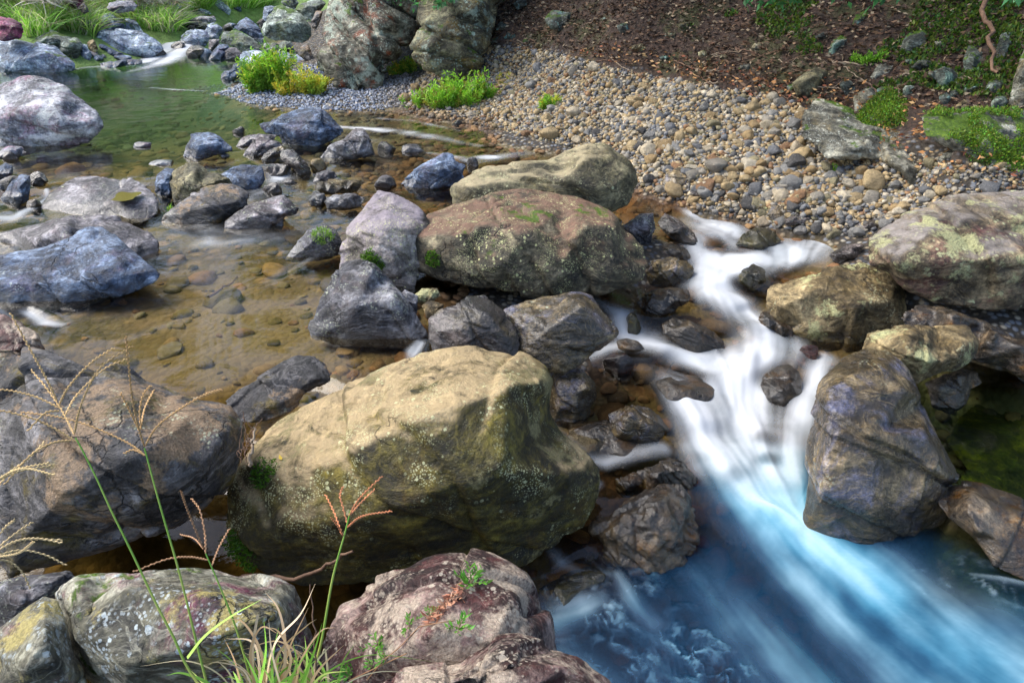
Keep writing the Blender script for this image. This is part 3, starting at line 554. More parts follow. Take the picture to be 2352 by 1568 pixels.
# ---- left pool
rock(B_,'A',"-90,600 0,580 60,555 150,520 220,515 300,530 400,570 470,600 500,650 560,690 640,730 680,790 700,840 715,890 600,915 450,940 300,955 150,975 0,980 -90,985", 'pale', 'large pale purple-stained boulder standing in the green pool at the left edge', "200,600,.18 420,680,.3 150,760,.4 400,820,.42 600,830,.25 300,700,.33 0,800,.4", tilt=.35)
rock(B_,'A',"1740,880 1745,840 1850,800 1960,760 2060,725 2150,735 2200,740 2260,810 2310,880 2300,910 2200,950 2130,985 2000,970 1900,960 1890,920 1800,900", 'blue', 'smooth blue-grey boulder between the green pool and the gravel spit', "1860,830,.2 2140,800,.32 2000,880,.36 2150,900,.35 2240,880,.2")
rock(R_,'A',"1240,1040 1260,990 1290,940 1285,905 1340,895 1440,895 1500,940 1560,990 1575,1015 1500,1030 1400,1050 1310,1065", 'blue', 'blocky pale-topped blue rock alone in the green pool', "1420,930,.2 1460,970,.32 1350,980,.36 1500,1005,.2")
rock(R_,'A',"1605,985 1640,930 1720,905 1860,910 1880,930 1800,960 1700,980 1640,995", 'purple', 'flat purple rock just left of the smooth blue-grey boulder')
rock(R_,'A',"1635,1045 1690,985 1760,925 1830,940 1890,960 1910,985 1850,1010 1790,1040 1700,1055", 'purple', 'angular purple rock in front of the flat purple rock')
rock(R_,'A',"1755,1085 1800,1030 1850,1000 1900,985 1915,1010 1880,1060 1850,1090", 'wetblue', 'narrow dark rock left of the little double cascade')
rock(R_,'A',"1890,1040 1930,1005 1980,1010 2050,1080 2105,1150 2090,1175 2010,1160 1960,1120 1900,1080", 'wetblue', 'slanting striped rock right of the little double cascade')
rock(R_,'P',"733,357 755,335 790,320 815,295 835,295 850,320 860,350 820,357 760,363", 'grey', 'angular whitish rock right of the smooth blue-grey boulder')
rock(S_,'A',"1575,890 1610,865 1650,870 1652,900 1600,912", 'wetblue', 'tiny dark stone in the green pool left of the smooth blue-grey boulder')
rock(S_,'A',"2105,1150 2110,1120 2160,1090 2200,1105 2195,1140 2140,1165", 'tan', 'round brownish stone below the slanting striped rock')
rock(R_,'A',"2110,1225 2140,1170 2200,1150 2260,1160 2280,1195 2230,1220 2150,1240", 'purple', 'rounded purple stone above the log-shaped stone')
rock(R_,'P',"723,432 728,416 760,412 825,414 830,425 820,438 770,442 728,440", 'tan', 'log-shaped brown stone in the shallow stream')
rock(R_,'P',"745,462 765,447 815,444 838,455 830,472 790,478 752,476", 'grey', 'flat grey stone below the log-shaped stone')
rock(S_,'A',"2090,1365 2110,1320 2150,1300 2200,1320 2200,1350 2140,1375", 'grey', 'small grey stone left of the flat grey stone')
rock(S_,'A',"1775,1305 1830,1260 1870,1245 1895,1280 1890,1300 1830,1310", 'wetblue', 'dark pointed stone below the little double cascade')
rock(S_,'A',"1910,1247 1950,1215 2000,1230 1990,1247", 'wetblue', 'thin flat stone right of the dark pointed stone')
rock(R_,'A',"1045,1240 1060,1180 1120,1135 1185,1145 1170,1230 1170,1320 1120,1355 1080,1340 1045,1290", 'blue', 'rounded blue-grey rock pressed against the pale olive rock', ds=.05)
rock(B_,'A',"1150,1240 1180,1160 1250,1110 1310,1100 1380,1130 1410,1165 1480,1175 1540,1210 1575,1240 1480,1290 1380,1330 1320,1360 1260,1375 1210,1380 1170,1330", 'cream', 'pale olive rounded rock between the blue-grey rock and the dark wedge')
rock(B_,'A',"1080,1480 1130,1440 1240,1360 1370,1270 1480,1240 1580,1255 1650,1300 1715,1360 1640,1400 1540,1450 1420,1510 1250,1510 1120,1500", 'slate', 'dark wedge-shaped rock pointing left below the pale olive rock', "1480,1300,.25 1400,1390,.36 1560,1370,.3 1250,1440,.25 1420,1450,.3")
rock(B_,'A',"1480,1190 1560,1140 1640,1110 1700,1115 1770,1130 1790,1210 1770,1240 1700,1275 1650,1285 1580,1270 1520,1240", 'blue', 'blue rock left of the little double cascade behind the dark wedge', "1650,1140,.2 1680,1210,.38 1580,1200,.28")
rock(B_,'A',"1510,1545 1520,1490 1600,1430 1720,1370 1880,1320 1930,1325 2020,1410 2000,1450 1920,1470 1910,1530 1800,1540 1640,1555", 'purple', 'grey pitched rock right of the dark wedge with a sloping back', "1890,1360,.2 1760,1440,.36 1900,1440,.33 1620,1490,.25")
rock(R_,'A',"1770,1125 1830,1105 1900,1110 1960,1100 1975,1160 1900,1185 1800,1195", 'wetblue', 'wet ledge with the little double cascade sliding over it', wet=9, tilt=.7)
flatr = 'broad flat-topped violet boulder holding a puddle at the left'
rock(B_,'A',"275,1390 330,1310 450,1225 520,1195 660,1190 760,1200 900,1215 980,1250 1040,1300 1075,1370 1060,1430 960,1470 800,1485 600,1475 450,1475 340,1475 290,1420", 'purple', flatr, "380,1350,.12 600,1375,.22 800,1360,.22 960,1340,.16 500,1260,.03 800,1260,.03 600,1430,.24 900,1420,.22", tilt=1.5, bulge=.2, chip=.4, rough=.8)
rock(R_,'A',"0,1330 40,1280 100,1210 150,1175 200,1190 205,1270 190,1340 120,1370 20,1350", 'blue', 'pointed blue-grey rock left of the flat-topped violet boulder')
rock(R_,'A',"-60,1180 0,1120 40,1100 85,1120 90,1170 60,1200 0,1225 -60,1225", 'blue', 'blue-grey rock at the left edge behind the pointed rock', ds=.05)
rock(R_,'A',"195,1240 200,1180 260,1155 300,1180 330,1225 280,1245 210,1255", 'wetblue', 'dark rounded stone right of the pointed blue-grey rock')
rock(R_,'A',"-40,1240 60,1190 140,1185 120,1230 40,1275 -40,1280", 'slate', 'low dark rock at the left edge beside the pointed rock')
rock(S_,'A',"190,1400 200,1360 240,1355 280,1380 270,1412 210,1422", 'wet', 'little wet brown stone at the corner of the flat-topped violet boulder')
rock(R_,'A',"-40,1060 10,1010 60,985 150,990 175,1030 110,1060 30,1065", 'pale', 'low pale rock at the left edge below the purple-stained boulder')
rock(S_,'A',"20,1080 40,1045 80,1035 115,1070 90,1087", 'wetblue', 'tiny dark stone in front of the low pale rock')
rock(S_,'A',"895,992 950,965 1000,970 1015,985 960,997", 'pale', 'thin white stone breaking the green pool nearest the large pale boulder', tilt=.6, ext=.8)
rock(S_,'A',"1020,1103 1080,1085 1175,1085 1150,1102 1050,1110", 'pale', 'long white sliver of stone breaking the green pool', tilt=.6, ext=.8)
rock(S_,'A',"1485,1052 1520,1040 1555,1055 1510,1064", 'pale', 'white stone at the foot of the blocky blue rock')
rock(S_,'P',"860,422 885,408 905,410 907,425 870,432", 'purple', 'small purple stone left of the jagged silver-blue rock')
rock(S_,'P',"868,342 890,330 907,335 902,350 875,353", 'grey', 'small mossy stone right of the angular whitish rock')
rock(S_,'P',"925,347 950,335 978,335 972,346 930,351", 'grey', 'flat dark stone above the jagged silver-blue rock')
rock(S_,'P',"612,444 625,428 640,424 645,440 630,446", 'wetblue', 'little dark stone in the fast water above the pitched rock')
rock(R_,'P',"708,460 724,445 745,444 750,460 735,470 715,470", 'grey', 'grey stone in the shallows right of the pitched rock')
rock(S_,'P',"720,380 735,371 750,374 748,386 728,390", 'tan', 'tan pebble-like stone above the rounded purple stone')
rock(S_,'P',"1040,285 1052,279 1064,285 1058,294 1042,294", 'wetblue', 'small black stone in the shallow riffle by the bar')
rock(S_,'P',"1075,370 1090,365 1100,378 1088,385 1076,380", 'grey', 'little grey stone at the shoulder of the jagged silver-blue rock')
# ---- far left bank and upstream falls
rock(B_,'J',"-90,540 0,545 120,545 250,560 440,590 640,620 760,660 850,730 930,790 1000,840 1045,890 1000,905 850,930 650,950 400,950 200,930 50,960 -90,980", 'farblue', 'long pale blue boulder at the left edge by the far water', "300,640,.15 640,720,.3 300,800,.32 850,830,.22 100,850,.25", tilt=.5)
rock(B_,'J',"430,570 600,460 735,410 830,460 960,510 1040,510 1105,580 1090,700 1040,770 980,790 930,770 860,720 760,680 600,640", 'fargreen', 'grey-green pitched boulder below the tall grass on the left')
rock(B_,'J',"-80,225 60,230 200,265 280,320 320,400 290,480 150,510 0,510 -80,510", 'red', 'purple-red boulder at the far left edge among the grass', s=10.6)
rock(B_,'J',"1290,430 1340,400 1480,395 1680,395 1850,410 1980,460 2110,530 2190,610 2215,660 2130,710 1990,745 1800,750 1640,730 1560,720 1450,640 1350,590 1290,540", 'farblue', 'rounded whitish boulder left of the upstream falls', "1450,450,.15 1900,480,.22 1600,560,.36 1950,620,.36 2080,620,.25 1750,650,.35")
rock(R_,'J',"1310,600 1400,600 1560,690 1700,735 1600,765 1470,780 1370,735", 'blue', 'blue slab under the rounded whitish boulder', ds=.1)
rock(B_,'J',"1285,390 1310,270 1380,200 1460,180 1540,200 1570,250 1650,250 1760,310 1830,375 1780,420 1640,420 1500,430 1350,430", 'farblue', 'pale grey boulder topped by a leafy sprout behind the rounded whitish boulder', ds=-.3)
rock(R_,'J',"1660,260 1750,250 1830,290 1890,370 1930,415 1870,425 1830,400 1760,330", 'farblue', 'dusky blue rock right of the pale grey boulder', ds=-.2)
rock(R_,'J',"1175,580 1210,545 1270,540 1300,600 1330,670 1260,700 1200,650", 'tan', 'brownish rock at the left end of the rounded whitish boulder', ds=-.1)
rock(R_,'J',"1050,780 1090,690 1110,590 1180,610 1200,680 1250,740 1210,800 1120,805", 'farblue', 'violet rock right of the grey-green pitched boulder')
rock(R_,'J',"1190,680 1300,690 1350,770 1260,795 1200,760", 'purple', 'dark maroon rock in the hollow left of the rounded whitish boulder')
rock(R_,'J',"1330,885 1430,840 1600,830 1780,800 1900,815 1945,855 1900,872 1700,885 1450,915 1340,908", 'blue', 'long low blue rock awash below the upstream falls', tilt=1)
rock(S_,'J',"2085,755 2110,695 2170,680 2225,700 2238,748 2160,770", 'wetblue', 'dark dome of rock in the upstream falls', tilt=.8)
rock(S_,'J',"1250,805 1290,760 1360,760 1392,808 1300,828", 'farblue', 'small blue stone left of the long low blue rock')
rock(S_,'J',"1365,775 1390,750 1440,780 1420,803 1380,800", 'pale', 'small white stone above the long low blue rock')
rock(S_,'J',"1540,803 1600,765 1700,760 1772,792 1650,813", 'blue', 'flat dark stone above the long low blue rock')
rock(B_,'J',"840,-40 1000,-40 1130,-30 1110,50 1060,110 980,90 900,50", 'red', 'pink boulder at the top of the grassy slope', s=12.2)
rock(R_,'J',"1050,110 1130,30 1210,150 1130,170", 'slate', 'dark rock beside the pink boulder', s=11.9)
rock(B_,'A',"720,60 740,20 800,5 900,10 930,40 900,70 800,80", 'pale', 'pale pinkish boulder half hidden in the grassy slope', s=12.4)
rock(B_,'A',"1050,-30 1190,-20 1240,70 1248,110 1210,145 1140,110 1070,50", 'farblue', 'tall violet boulder at the right end of the grassy slope', ds=-.3)
rock(R_,'J',"1060,290 1130,265 1220,270 1290,350 1290,420 1200,400 1120,350", 'fargreen', 'greenish rock at the upper edge of the grass left of the pale grey boulder', ds=-.4)
rock(B_,'K',"510,20 560,-30 640,-20 720,60 800,130 780,175 680,180 600,150 540,100", 'farblue', 'pointed grey boulder standing in the far green pool')
rock(R_,'K',"300,150 380,110 500,150 530,185 450,205 330,195", 'farblue', 'flat violet rock at the edge of the far green pool')
rock(R_,'K',"310,200 370,170 450,190 445,222 350,228", 'slate', 'dark stone in front of the flat violet rock')
rock(R_,'K',"800,130 850,90 930,100 940,150 870,165", 'blue', 'blue rock at the far shore of the green pool')
rock(R_,'K',"90,320 160,250 270,230 340,280 370,340 330,360 260,350 210,380 120,365", 'slate', 'black mossy rock above the upstream falls')
rock(R_,'K',"270,250 380,215 480,225 560,225 585,280 560,310 480,310 440,330 380,340 330,290", 'pale', 'white-topped flat rock above the upstream falls')
rock(R_,'K',"200,395 240,340 310,345 322,395 260,415", 'slate', 'small dark-blue stone between the black mossy rock and the falls')
rock(R_,'K',"330,375 400,310 460,300 515,340 465,405 380,405", 'fargreen', 'mossy pale stone behind the round grey rock of the falls')
rock(B_,'K',"440,420 470,350 540,310 600,310 690,390 690,415 640,495 580,525 520,515 480,460", 'farblue', 'white-capped rock right of the round grey rock of the falls')
rock(B_,'K',"130,490 210,410 330,395 430,405 480,440 510,510 470,595 380,615 270,605 180,580 105,565", 'farblue', 'round grey rock just right of the upstream falls', "300,450,.25 250,520,.33 400,520,.36")
rock(S_,'K',"685,375 730,355 790,370 820,402 750,418 700,405", 'purple', 'small purple stone left of the blue pyramid rock')
rock(B_,'K',"830,380 900,310 1010,235 1090,290 1180,380 1240,480 1220,545 1150,530 1000,450 900,420", 'blue', 'blue pyramid-shaped rock left of the tall mossy boulder', "1010,310,.25 1080,420,.36 960,380,.25")
rock(B_,'K',"1205,410 1250,310 1310,210 1400,95 1470,75 1560,90 1640,120 1740,180 1830,290 1880,380 1875,470 1860,540 1760,590 1640,580 1540,560 1400,560 1270,510", 'fargreen', 'tall dark mossy boulder overhanging the far rocks', "1450,140,.2 1300,350,.3 1500,300,.4 1700,330,.36 1550,450,.36 1350,450,.25 1750,480,.25", s=9.6, tilt=.25, ext=0, wet=-9)
rock(R_,'K',"1230,180 1250,95 1320,80 1410,95 1330,220 1270,260 1225,240", 'farblue', 'blue rock peeping out left of the tall dark mossy boulder', s=10.2)
rock(B_,'K',"665,520 690,430 790,410 900,410 1010,470 1090,520 1170,580 1220,650 1190,700 1000,700 900,650 780,610 650,580", 'fargreen', 'flat-capped pale rock by the far water', "690,520,.12 850,490,.2 980,500,.22 900,580,.36 1080,640,.3", ds=-.1)
rock(R_,'K',"485,795 560,690 640,590 760,610 775,650 725,690 715,800 600,815", 'blue', 'blue-grey leaning rock under the flat-capped pale rock')
rock(R_,'K',"705,800 710,660 760,640 880,650 950,720 955,785 860,815 760,815", 'purple', 'square-cut purple rock at the far waterline')
rock(R_,'K',"490,680 500,540 560,530 650,535 640,610 560,690", 'purple', 'purple block left of the flat-capped pale rock')
rock(R_,'K',"185,725 210,660 270,620 370,610 450,650 490,690 460,725 330,775 220,768", 'wetblue', 'glossy black rock at the foot of the upstream falls', wet=9)
rock(S_,'K',"10,660 50,600 110,590 175,640 110,672 30,675", 'wetblue', 'dark stone parting the upstream falls', wet=9)
rock(S_,'K',"355,785 400,750 480,760 540,690 565,710 490,800 400,806", 'farblue', 'low pale stones ledge left of the leaning blue-grey rock')
rock(B_,'K',"950,770 990,700 1080,690 1190,675 1350,700 1500,700 1620,740 1700,750 1790,800 1880,865 1740,890 1600,900 1300,920 1050,880 950,850", 'farblue', 'long low blue-grey boulder behind the green bush on the spit', tilt=.8)
rock(B_,'K',"655,1035 700,970 800,940 830,870 900,850 950,830 1050,860 1040,940 970,1000 880,1045 780,1085 680,1075", 'blue', 'knobbly blue rock at the water edge of the gravel spit')
rock(R_,'K',"1270,670 1330,590 1390,570 1450,600 1560,530 1610,560 1650,660 1690,740 1600,740 1450,710 1330,690", 'fargreen', 'craggy grey rock under the tall dark mossy boulder')
rock(R_,'K',"1230,630 1260,580 1320,590 1300,655 1250,690", 'fargreen', 'small mossy stone right of the flat-capped pale rock')
rock(R_,'K',"1700,740 1740,640 1800,600 1850,620 1880,690 1920,780 1880,810 1760,770", 'slate', 'dark violet rock at the foot of the reddish cliff')
rock(R_,'K',"1140,310 1200,260 1270,260 1250,340 1190,370", 'slate', 'dark blue stone between the pyramid rock and the tall mossy boulder')
rock(B_,'K',"1470,30 1560,-40 1650,-60 1710,40 1660,125 1560,100", 'fargreen', 'ivy-spotted grey crag behind the tall dark mossy boulder', s=11.5)
rock(B_,'K',"1650,140 1720,60 1850,20 2000,-20 2080,50 1990,170 1880,270 1760,200", 'fargreen', 'lichened grey crag left of the reddish cliff', s=10.6)
rock(R_,'K',"1880,280 1950,150 2040,150 2020,260 1940,390 1885,350", 'slate', 'dark gap rock between the mossy boulder and the reddish cliff', s=9.9)
rock(S_,'K',"10,410 60,360 110,370 120,410 60,425", 'slate', 'small black stone left of the black mossy rock')
rock(S_,'K',"-60,330 -10,280 50,270 80,310 40,350 -40,355", 'slate', 'dark stone below the grass at the right end of the grassy slope')
rock(S_,'K',"700,350 760,325 850,330 860,360 780,370", 'blue', 'low blue stone in front of the far green pool')
CL = 'cliff'
rock(CL,'P',"716,130 722,95 742,70 748,20 752,-80 770,-900 1010,-900 985,-40 950,0 935,50 905,90 885,148 850,156 770,150 725,148", 'cliff', 'reddish-white lichened cliff at the head of the gravel spit', "752,105,.10 790,120,.16 800,60,.14 835,70,.22 850,15,.17 880,60,.24 905,30,.10 850,125,.24 890,110,.16 830,-200,.25 900,-120,.12 930,-100,.2 770,0,.06 810,0,.19", s=8.9, tilt=.12, ext=.06, wet=-9, chip=.3, rough=4.5, cat='cliff', fit=False)
rock(CL,'P',"872,165 882,125 905,100 935,80 952,50 962,0 990,-400 1150,-700 1150,0 1135,55 1110,105 1070,135 1000,142 910,165", 'cliffd', 'dark olive lichened cliff between the reddish cliff and the leafy bank', "915,125,.16 945,90,.12 975,115,.25 985,50,.16 1010,80,.28 1040,30,.18 1060,80,.26 1100,60,.12 1090,20,.22 1050,-200,.3 1000,-100,.15", s=8.5, tilt=.12, ext=.06, wet=-9, chip=.3, rough=4.5, cat='cliff', fit=False)
# ---- right bank and bar
dry = dict(wet=-9, water=False)
rock(R_,'P',"1517,432 1530,395 1560,385 1585,400 1600,430 1580,447 1540,450", 'wetbrown', 'brown-grey rock at the water edge right of the cream-ridged boulder', wet=.06)
rock(R_,'C',"60,1315 110,1260 230,1265 245,1330 130,1342", 'wetblue', 'flat wet rock right of the brown-grey rock at the bar edge')
rock(R_,'C',"195,1425 260,1370 380,1350 430,1430 380,1445 250,1455", 'wetbrown', 'dark ribbed rock at the head of the rapids by the bar')
rock(R_,'C',"395,1335 470,1335 535,1395 450,1425 400,1385", 'wet', 'small brown rock at the bar edge above the dark ribbed rock')
rock(R_,'C',"585,1450 620,1390 720,1380 765,1410 720,1485 650,1505", 'wetbrown', 'pale-streaked dark rock at the bar edge above the rapids')
rock(R_,'C',"690,1505 770,1440 870,1435 918,1490 880,1515 750,1515", 'wetblue', 'flat purple rock right of the pale-streaked dark rock')
rock(R_,'C',"1180,1565 1220,1500 1330,1470 1430,1520 1370,1565 1260,1580", 'wetblue', 'wet slab left of the massive lichened boulder')
rock(R_,'C',"1050,1565 1110,1520 1160,1500 1170,1570 1090,1585", 'wetblue', 'small wet rock left of the wet slab')
rock(R_,'C',"525,1390 600,1380 620,1400 585,1440 530,1430", 'tan', 'tan rock between the small brown rock and the pale-streaked rock')
rock(B_,'C',"755,570 850,490 920,455 1000,480 990,530 940,590 880,650 830,690 790,640", 'cream', 'olive speckled slab leaning at the top of the gravel bar', **dry)
rock(R_,'C',"850,690 910,630 975,660 960,695 890,705", 'cream', 'pale flat stone at the foot of the olive speckled slab', **dry)
rock(R_,'C',"790,430 830,410 870,430 862,475 800,475", 'cream', 'round stone on the leaf litter above the olive speckled slab', **dry)
rock(R_,'C',"1000,355 1040,270 1100,230 1160,230 1130,290 1060,355", 'teal', 'slanted grey-green slab in the leafy bank', **dry)
rock(R_,'C',"910,255 960,220 1040,220 1030,258", 'bank', 'flat stone left of the slanted grey-green slab', **dry)
rock(B_,'C',"790,890 850,790 860,720 940,690 1100,720 1180,760 1230,850 1380,870 1500,860 1600,870 1680,900 1800,960 1880,990 1820,1040 1730,1075 1660,1110 1560,1080 1470,1030 1350,1000 1150,1000 1000,1000 930,970 850,940", 'outcrop', 'low pale outcrop running along the top of the gravel bar', tilt=1.55, bulge=.14, chip=.6, ext=.7, rough=2.5, **dry)
rock(R_,'C',"1170,650 1270,590 1390,550 1445,590 1400,660 1300,700 1230,750 1180,730", 'outcrop', 'white-streaked hump at the left of the mossy mound', tilt=.7, **dry)
rock(R_,'C',"1285,510 1340,440 1430,410 1515,420 1520,475 1400,510 1320,535", 'outcrop', 'rough white boulder above the mossy mound', **dry)
mm1 = 'bright mossy mound above the pale outcrop'
rock(B_,'C',"1185,800 1260,720 1340,650 1440,600 1560,610 1680,640 1705,700 1630,770 1600,850 1480,880 1350,885 1230,870", 'mossy', mm1, tilt=.9, bulge=.3, chip=.8, ext=.4, rough=3, **dry)
mm2 = 'larger mossy mound at the right edge of the gravel bar'
rock(B_,'C',"1600,870 1660,780 1760,740 1890,760 2000,740 2100,760 2260,750 2420,740 2420,1030 2200,1075 2050,1085 1980,1050 1890,1000 1760,950 1680,930", 'mossy', mm2, tilt=.9, bulge=.3, chip=.8, ext=.4, rough=3, **dry)
rock(B_,'C',"1670,500 1790,450 1840,470 1905,540 1870,575 1800,578 1720,535", 'teal', 'grey-green wedge of rock on the red-brown leaf litter', **dry)
rock(R_,'C',"1560,455 1610,410 1680,405 1715,440 1650,480", 'bank', 'dark rounded rock left of the grey-green wedge', **dry)
rock(B_,'C',"1910,410 1950,310 2000,320 2080,370 2095,420 2020,470 1960,495 1920,455", 'teal', 'pale teal lichened slab left of the crooked root', **dry)
rock(B_,'C',"2130,350 2170,230 2240,220 2245,320 2190,415 2150,425", 'teal', 'upright teal slab right of the crooked root', **dry)
rock(B_,'C',"1480,330 1530,240 1640,190 1760,180 1785,240 1680,300 1640,350 1560,365", 'bank', 'broad dark ledge with teal lichen high on the bank', tilt=.5, **dry)
rock(R_,'C',"1660,170 1780,110 1890,120 1830,160 1720,190", 'teal', 'flat teal slab above the broad dark ledge', **dry)
rock(R_,'C',"1910,610 1960,570 2050,570 2045,612 1950,645", 'bank', 'grey stone on the litter below the pale teal slab', **dry)
rock(R_,'C',"2060,605 2090,550 2170,540 2225,580 2190,625 2100,635", 'teal', 'round teal stone at the right below the crooked root', **dry)
rock(R_,'C',"2100,700 2130,655 2200,650 2220,690 2160,745 2110,735", 'teal', 'smooth grey-green stone on the larger mossy mound', s=5.0, wet=-9)
rock(B_,'C',"2215,690 2240,600 2280,470 2325,320 2460,320 2460,710 2290,730 2240,720", 'outcrop', 'tall pale rock at the right edge below the teal slabs', s=5.05, wet=-9)
rock(R_,'C',"1895,905 1940,865 1965,890 1935,980 1900,965", 'outcrop', 'pale wedge poking from the larger mossy mound', s=4.75, wet=-9)
rock(R_,'C',"1850,725 1920,670 1945,690 1870,735", 'tan', 'narrow tan stone lying between the mossy mounds', s=5.0, wet=-9)
rock(B_,'C',"2060,1160 2120,1090 2230,1055 2420,1015 2420,1200 2250,1170 2150,1185", 'outcrop', 'light grey bedrock at the right edge below the larger mossy mound', tilt=1.2, bulge=.2, ext=.6, ds=-.12, **dry)
rock(R_,'C',"1740,1070 1800,1025 1890,1025 1885,1085 1790,1100", 'outcrop', 'grey wedge at the foot of the larger mossy mound', **dry)
rock(R_,'C',"1165,155 1190,100 1260,70 1295,115 1225,160", 'bank', 'grey stone high on the leafy bank', **dry)
rock(R_,'B',"1380,140 1430,70 1560,90 1580,165 1500,195 1420,180", 'bank', 'dark slab in the shaded middle of the bank', **dry)
rock(R_,'B',"1055,195 1080,150 1130,150 1135,195", 'bank', 'squarish stone right of the dark olive cliff', **dry)
rock(R_,'B',"1010,275 1070,240 1112,230 1105,270 1040,292", 'bank', 'flat brown stone at the foot of the dark olive cliff', **dry)
rock(R_,'B',"1105,255 1130,210 1172,220 1155,265", 'bank', 'tan stone right of the flat brown stone', **dry)
rock(R_,'B',"1235,275 1270,240 1295,260 1270,285", 'bank', 'small square stone at the foot of the shaded bank', **dry)
rock(R_,'B',"1420,175 1435,150 1475,148 1472,178", 'tan', 'pale chip of stone below the dark slab', **dry)
rock(R_,'B',"1170,25 1250,-20 1265,35 1200,55", 'bank', 'dark stone at the very top left of the bank', s=9.0, wet=-9)
rock(R_,'B',"925,300 945,268 975,285 968,312 935,316", 'bank', 'brown cobble-sized rock below the dark olive cliff', **dry)
# ------------------------------------------------------------------ ground sheet
def polar(a0, a1, na, r0, r1, nr):
    th = np.radians(np.linspace(a0, a1, na)); r = np.exp(np.linspace(math.log(r0), math.log(r1), nr))
    R, T = np.meshgrid(r, th, indexing='ij'); return np.stack([R*np.sin(T), R*np.cos(T)], -1), r, th
def grid_faces(nr, na):
    i = np.arange(nr-1)[:, None]*na + np.arange(na-1)[None]; i = i.ravel()
    return np.c_[i, i+1, i+na+1, i+na]
XY, _r, _t = polar(-62, 62, 620, .45, 70, 620)
P2 = XY.reshape(-1, 2); gz = G(P2); wz = W(P2)
px, py, ps = project(np.c_[P2, gz])
nz = fbm(np.c_[P2*1.7, np.zeros(len(P2))], 4, 31)
litter = sst(gz + .13*nz + .05*(P2[:, 0] - 1.5), .47, .6)*sst(P2[:, 0] + .35*P2[:, 1], 2.4, 3.2)
grassy = np.maximum(sst(-P2[:, 0], 2.5, 4)*sst(P2[:, 1], 10.5, 12), sst(P2[:, 1], 18, 20)); grassy *= 1 - sst(px, 500, 560)*(P2[:, 1] < 17)
under = sst(wz - gz, -.035, .015)
green = (1 - sst(px, 480, 700))*(1 - sst(py, 230, 330))
brown = sst(px, 720, 980)*(1 - sst(px, 1950, 2080)*sst(py, 700, 800))
sand_haze = np.exp(-(((px - 560)/330)**2 + ((py - 800)/170)**2)**1.3)*sst(.5 + .5*fbm(np.c_[P2*2.5, 0*nz], 3, 12), .1, .5)  # pale sandy bed patch, also standing in for sky haze on the pool
m = new_mat('ground'); t = NT(m); gp_ = t.n('NewGeometry').outputs['Position']
v1 = t.vor(gp_, 26, out='Color'); v1d = t.vor(gp_, 26); sepc = t.n('SeparateColor'); t.put(sepc.inputs[0], v1)
grav = t.ramp(sepc.outputs[0], [(.0, (.05,.055,.065)), (.25, (.16,.17,.19)), (.5, (.26,.21,.14)), (.7, (.34,.3,.23)), (.9, (.16,.1,.06)), (1, (.42,.4,.36))], 'CONSTANT')
grav = t.mix(t.sstep(v1d, .25, .6), grav, (.035,.028,.02))
v2 = t.vor(gp_, 9, out='Color'); v2d = t.vor(gp_, 9); sep2 = t.n('SeparateColor'); t.put(sep2.inputs[0], v2)
bedc = t.ramp(sep2.outputs[1], [(.0, (.12,.085,.03)), (.3, (.23,.17,.07)), (.55, (.16,.125,.05)), (.8, (.30,.21,.10)), (1, (.17,.09,.035))], 'CONSTANT')
bedc = t.mix(t.sstep(v2d, .3, .62), bedc, (.05,.04,.012))
bedc = t.mix(t.math('MULTIPLY', t.attr('green'), .8), bedc, t.mix(t.noise(gp_, 6, 5), (.02,.06,.045), (.06,.16,.11)))
bedc = t.mix(t.math('MULTIPLY', t.attr('brown'), .85), bedc, t.ramp(sep2.outputs[1], [(0, (.05,.022,.01)), (.4, (.11,.05,.02)), (.75, (.19,.09,.035)), (1, (.07,.035,.02))], 'CONSTANT'))
bedc = t.mix(t.math('MULTIPLY', t.attr('sand_haze'), .85), bedc, t.mix(t.noise(gp_, 9, 7, .7), (.17,.125,.07), (.46,.38,.27)))
bedc = t.mix(t.math('MULTIPLY', t.sstep(t.noise(gp_, 1.1, 5), .42, .58), .8), bedc, t.mix(t.noise(gp_, 40, 5, .8), (.13,.10,.035), (.27,.22,.1)))
lit = t.ramp(t.noise(gp_, 30, 6, .75, .8), [(.3, (.02,.012,.008)), (.5, (.06,.032,.02)), (.62, (.12,.06,.035)), (.75, (.05,.045,.015))])
lit = t.mix(.45, lit, (.012,.01,.008))
lit = t.mix(t.math('MULTIPLY', t.sstep(t.noise(gp_, 1.8, 6, .65), .52, .62), .7), lit, (.045,.05,.012))
grs = t.ramp(t.noise(gp_, 8, 5), [(.3, (.09,.15,.03)), (.7, (.2,.32,.08))])
col = t.mix(t.attr('under'), grav, bedc); col = t.mix(t.attr('litter'), col, lit); col = t.mix(t.attr('grassy'), col, grs)
hb = t.math('SUBTRACT', t.math('MULTIPLY', t.noise(gp_, 18, 8, .7), 1), t.math('MULTIPLY', v1d, .8))
bs = t.n('BsdfPrincipled'); t.put(bs.inputs['Base Color'], col); bs.inputs['Roughness'].default_value = .85
t.put(bs.inputs['Normal'], t.bump(hb, .8, .03)); t.end(bs.outputs[0]); M['ground'] = m
g_ = obj('ground', mesh_np('ground', np.c_[P2, gz], grid_faces(620, 620), m, dict(under=under, litter=litter, grassy=grassy, sand_haze=sand_haze, brown=brown, green=green))); tag(g_, kind='structure')

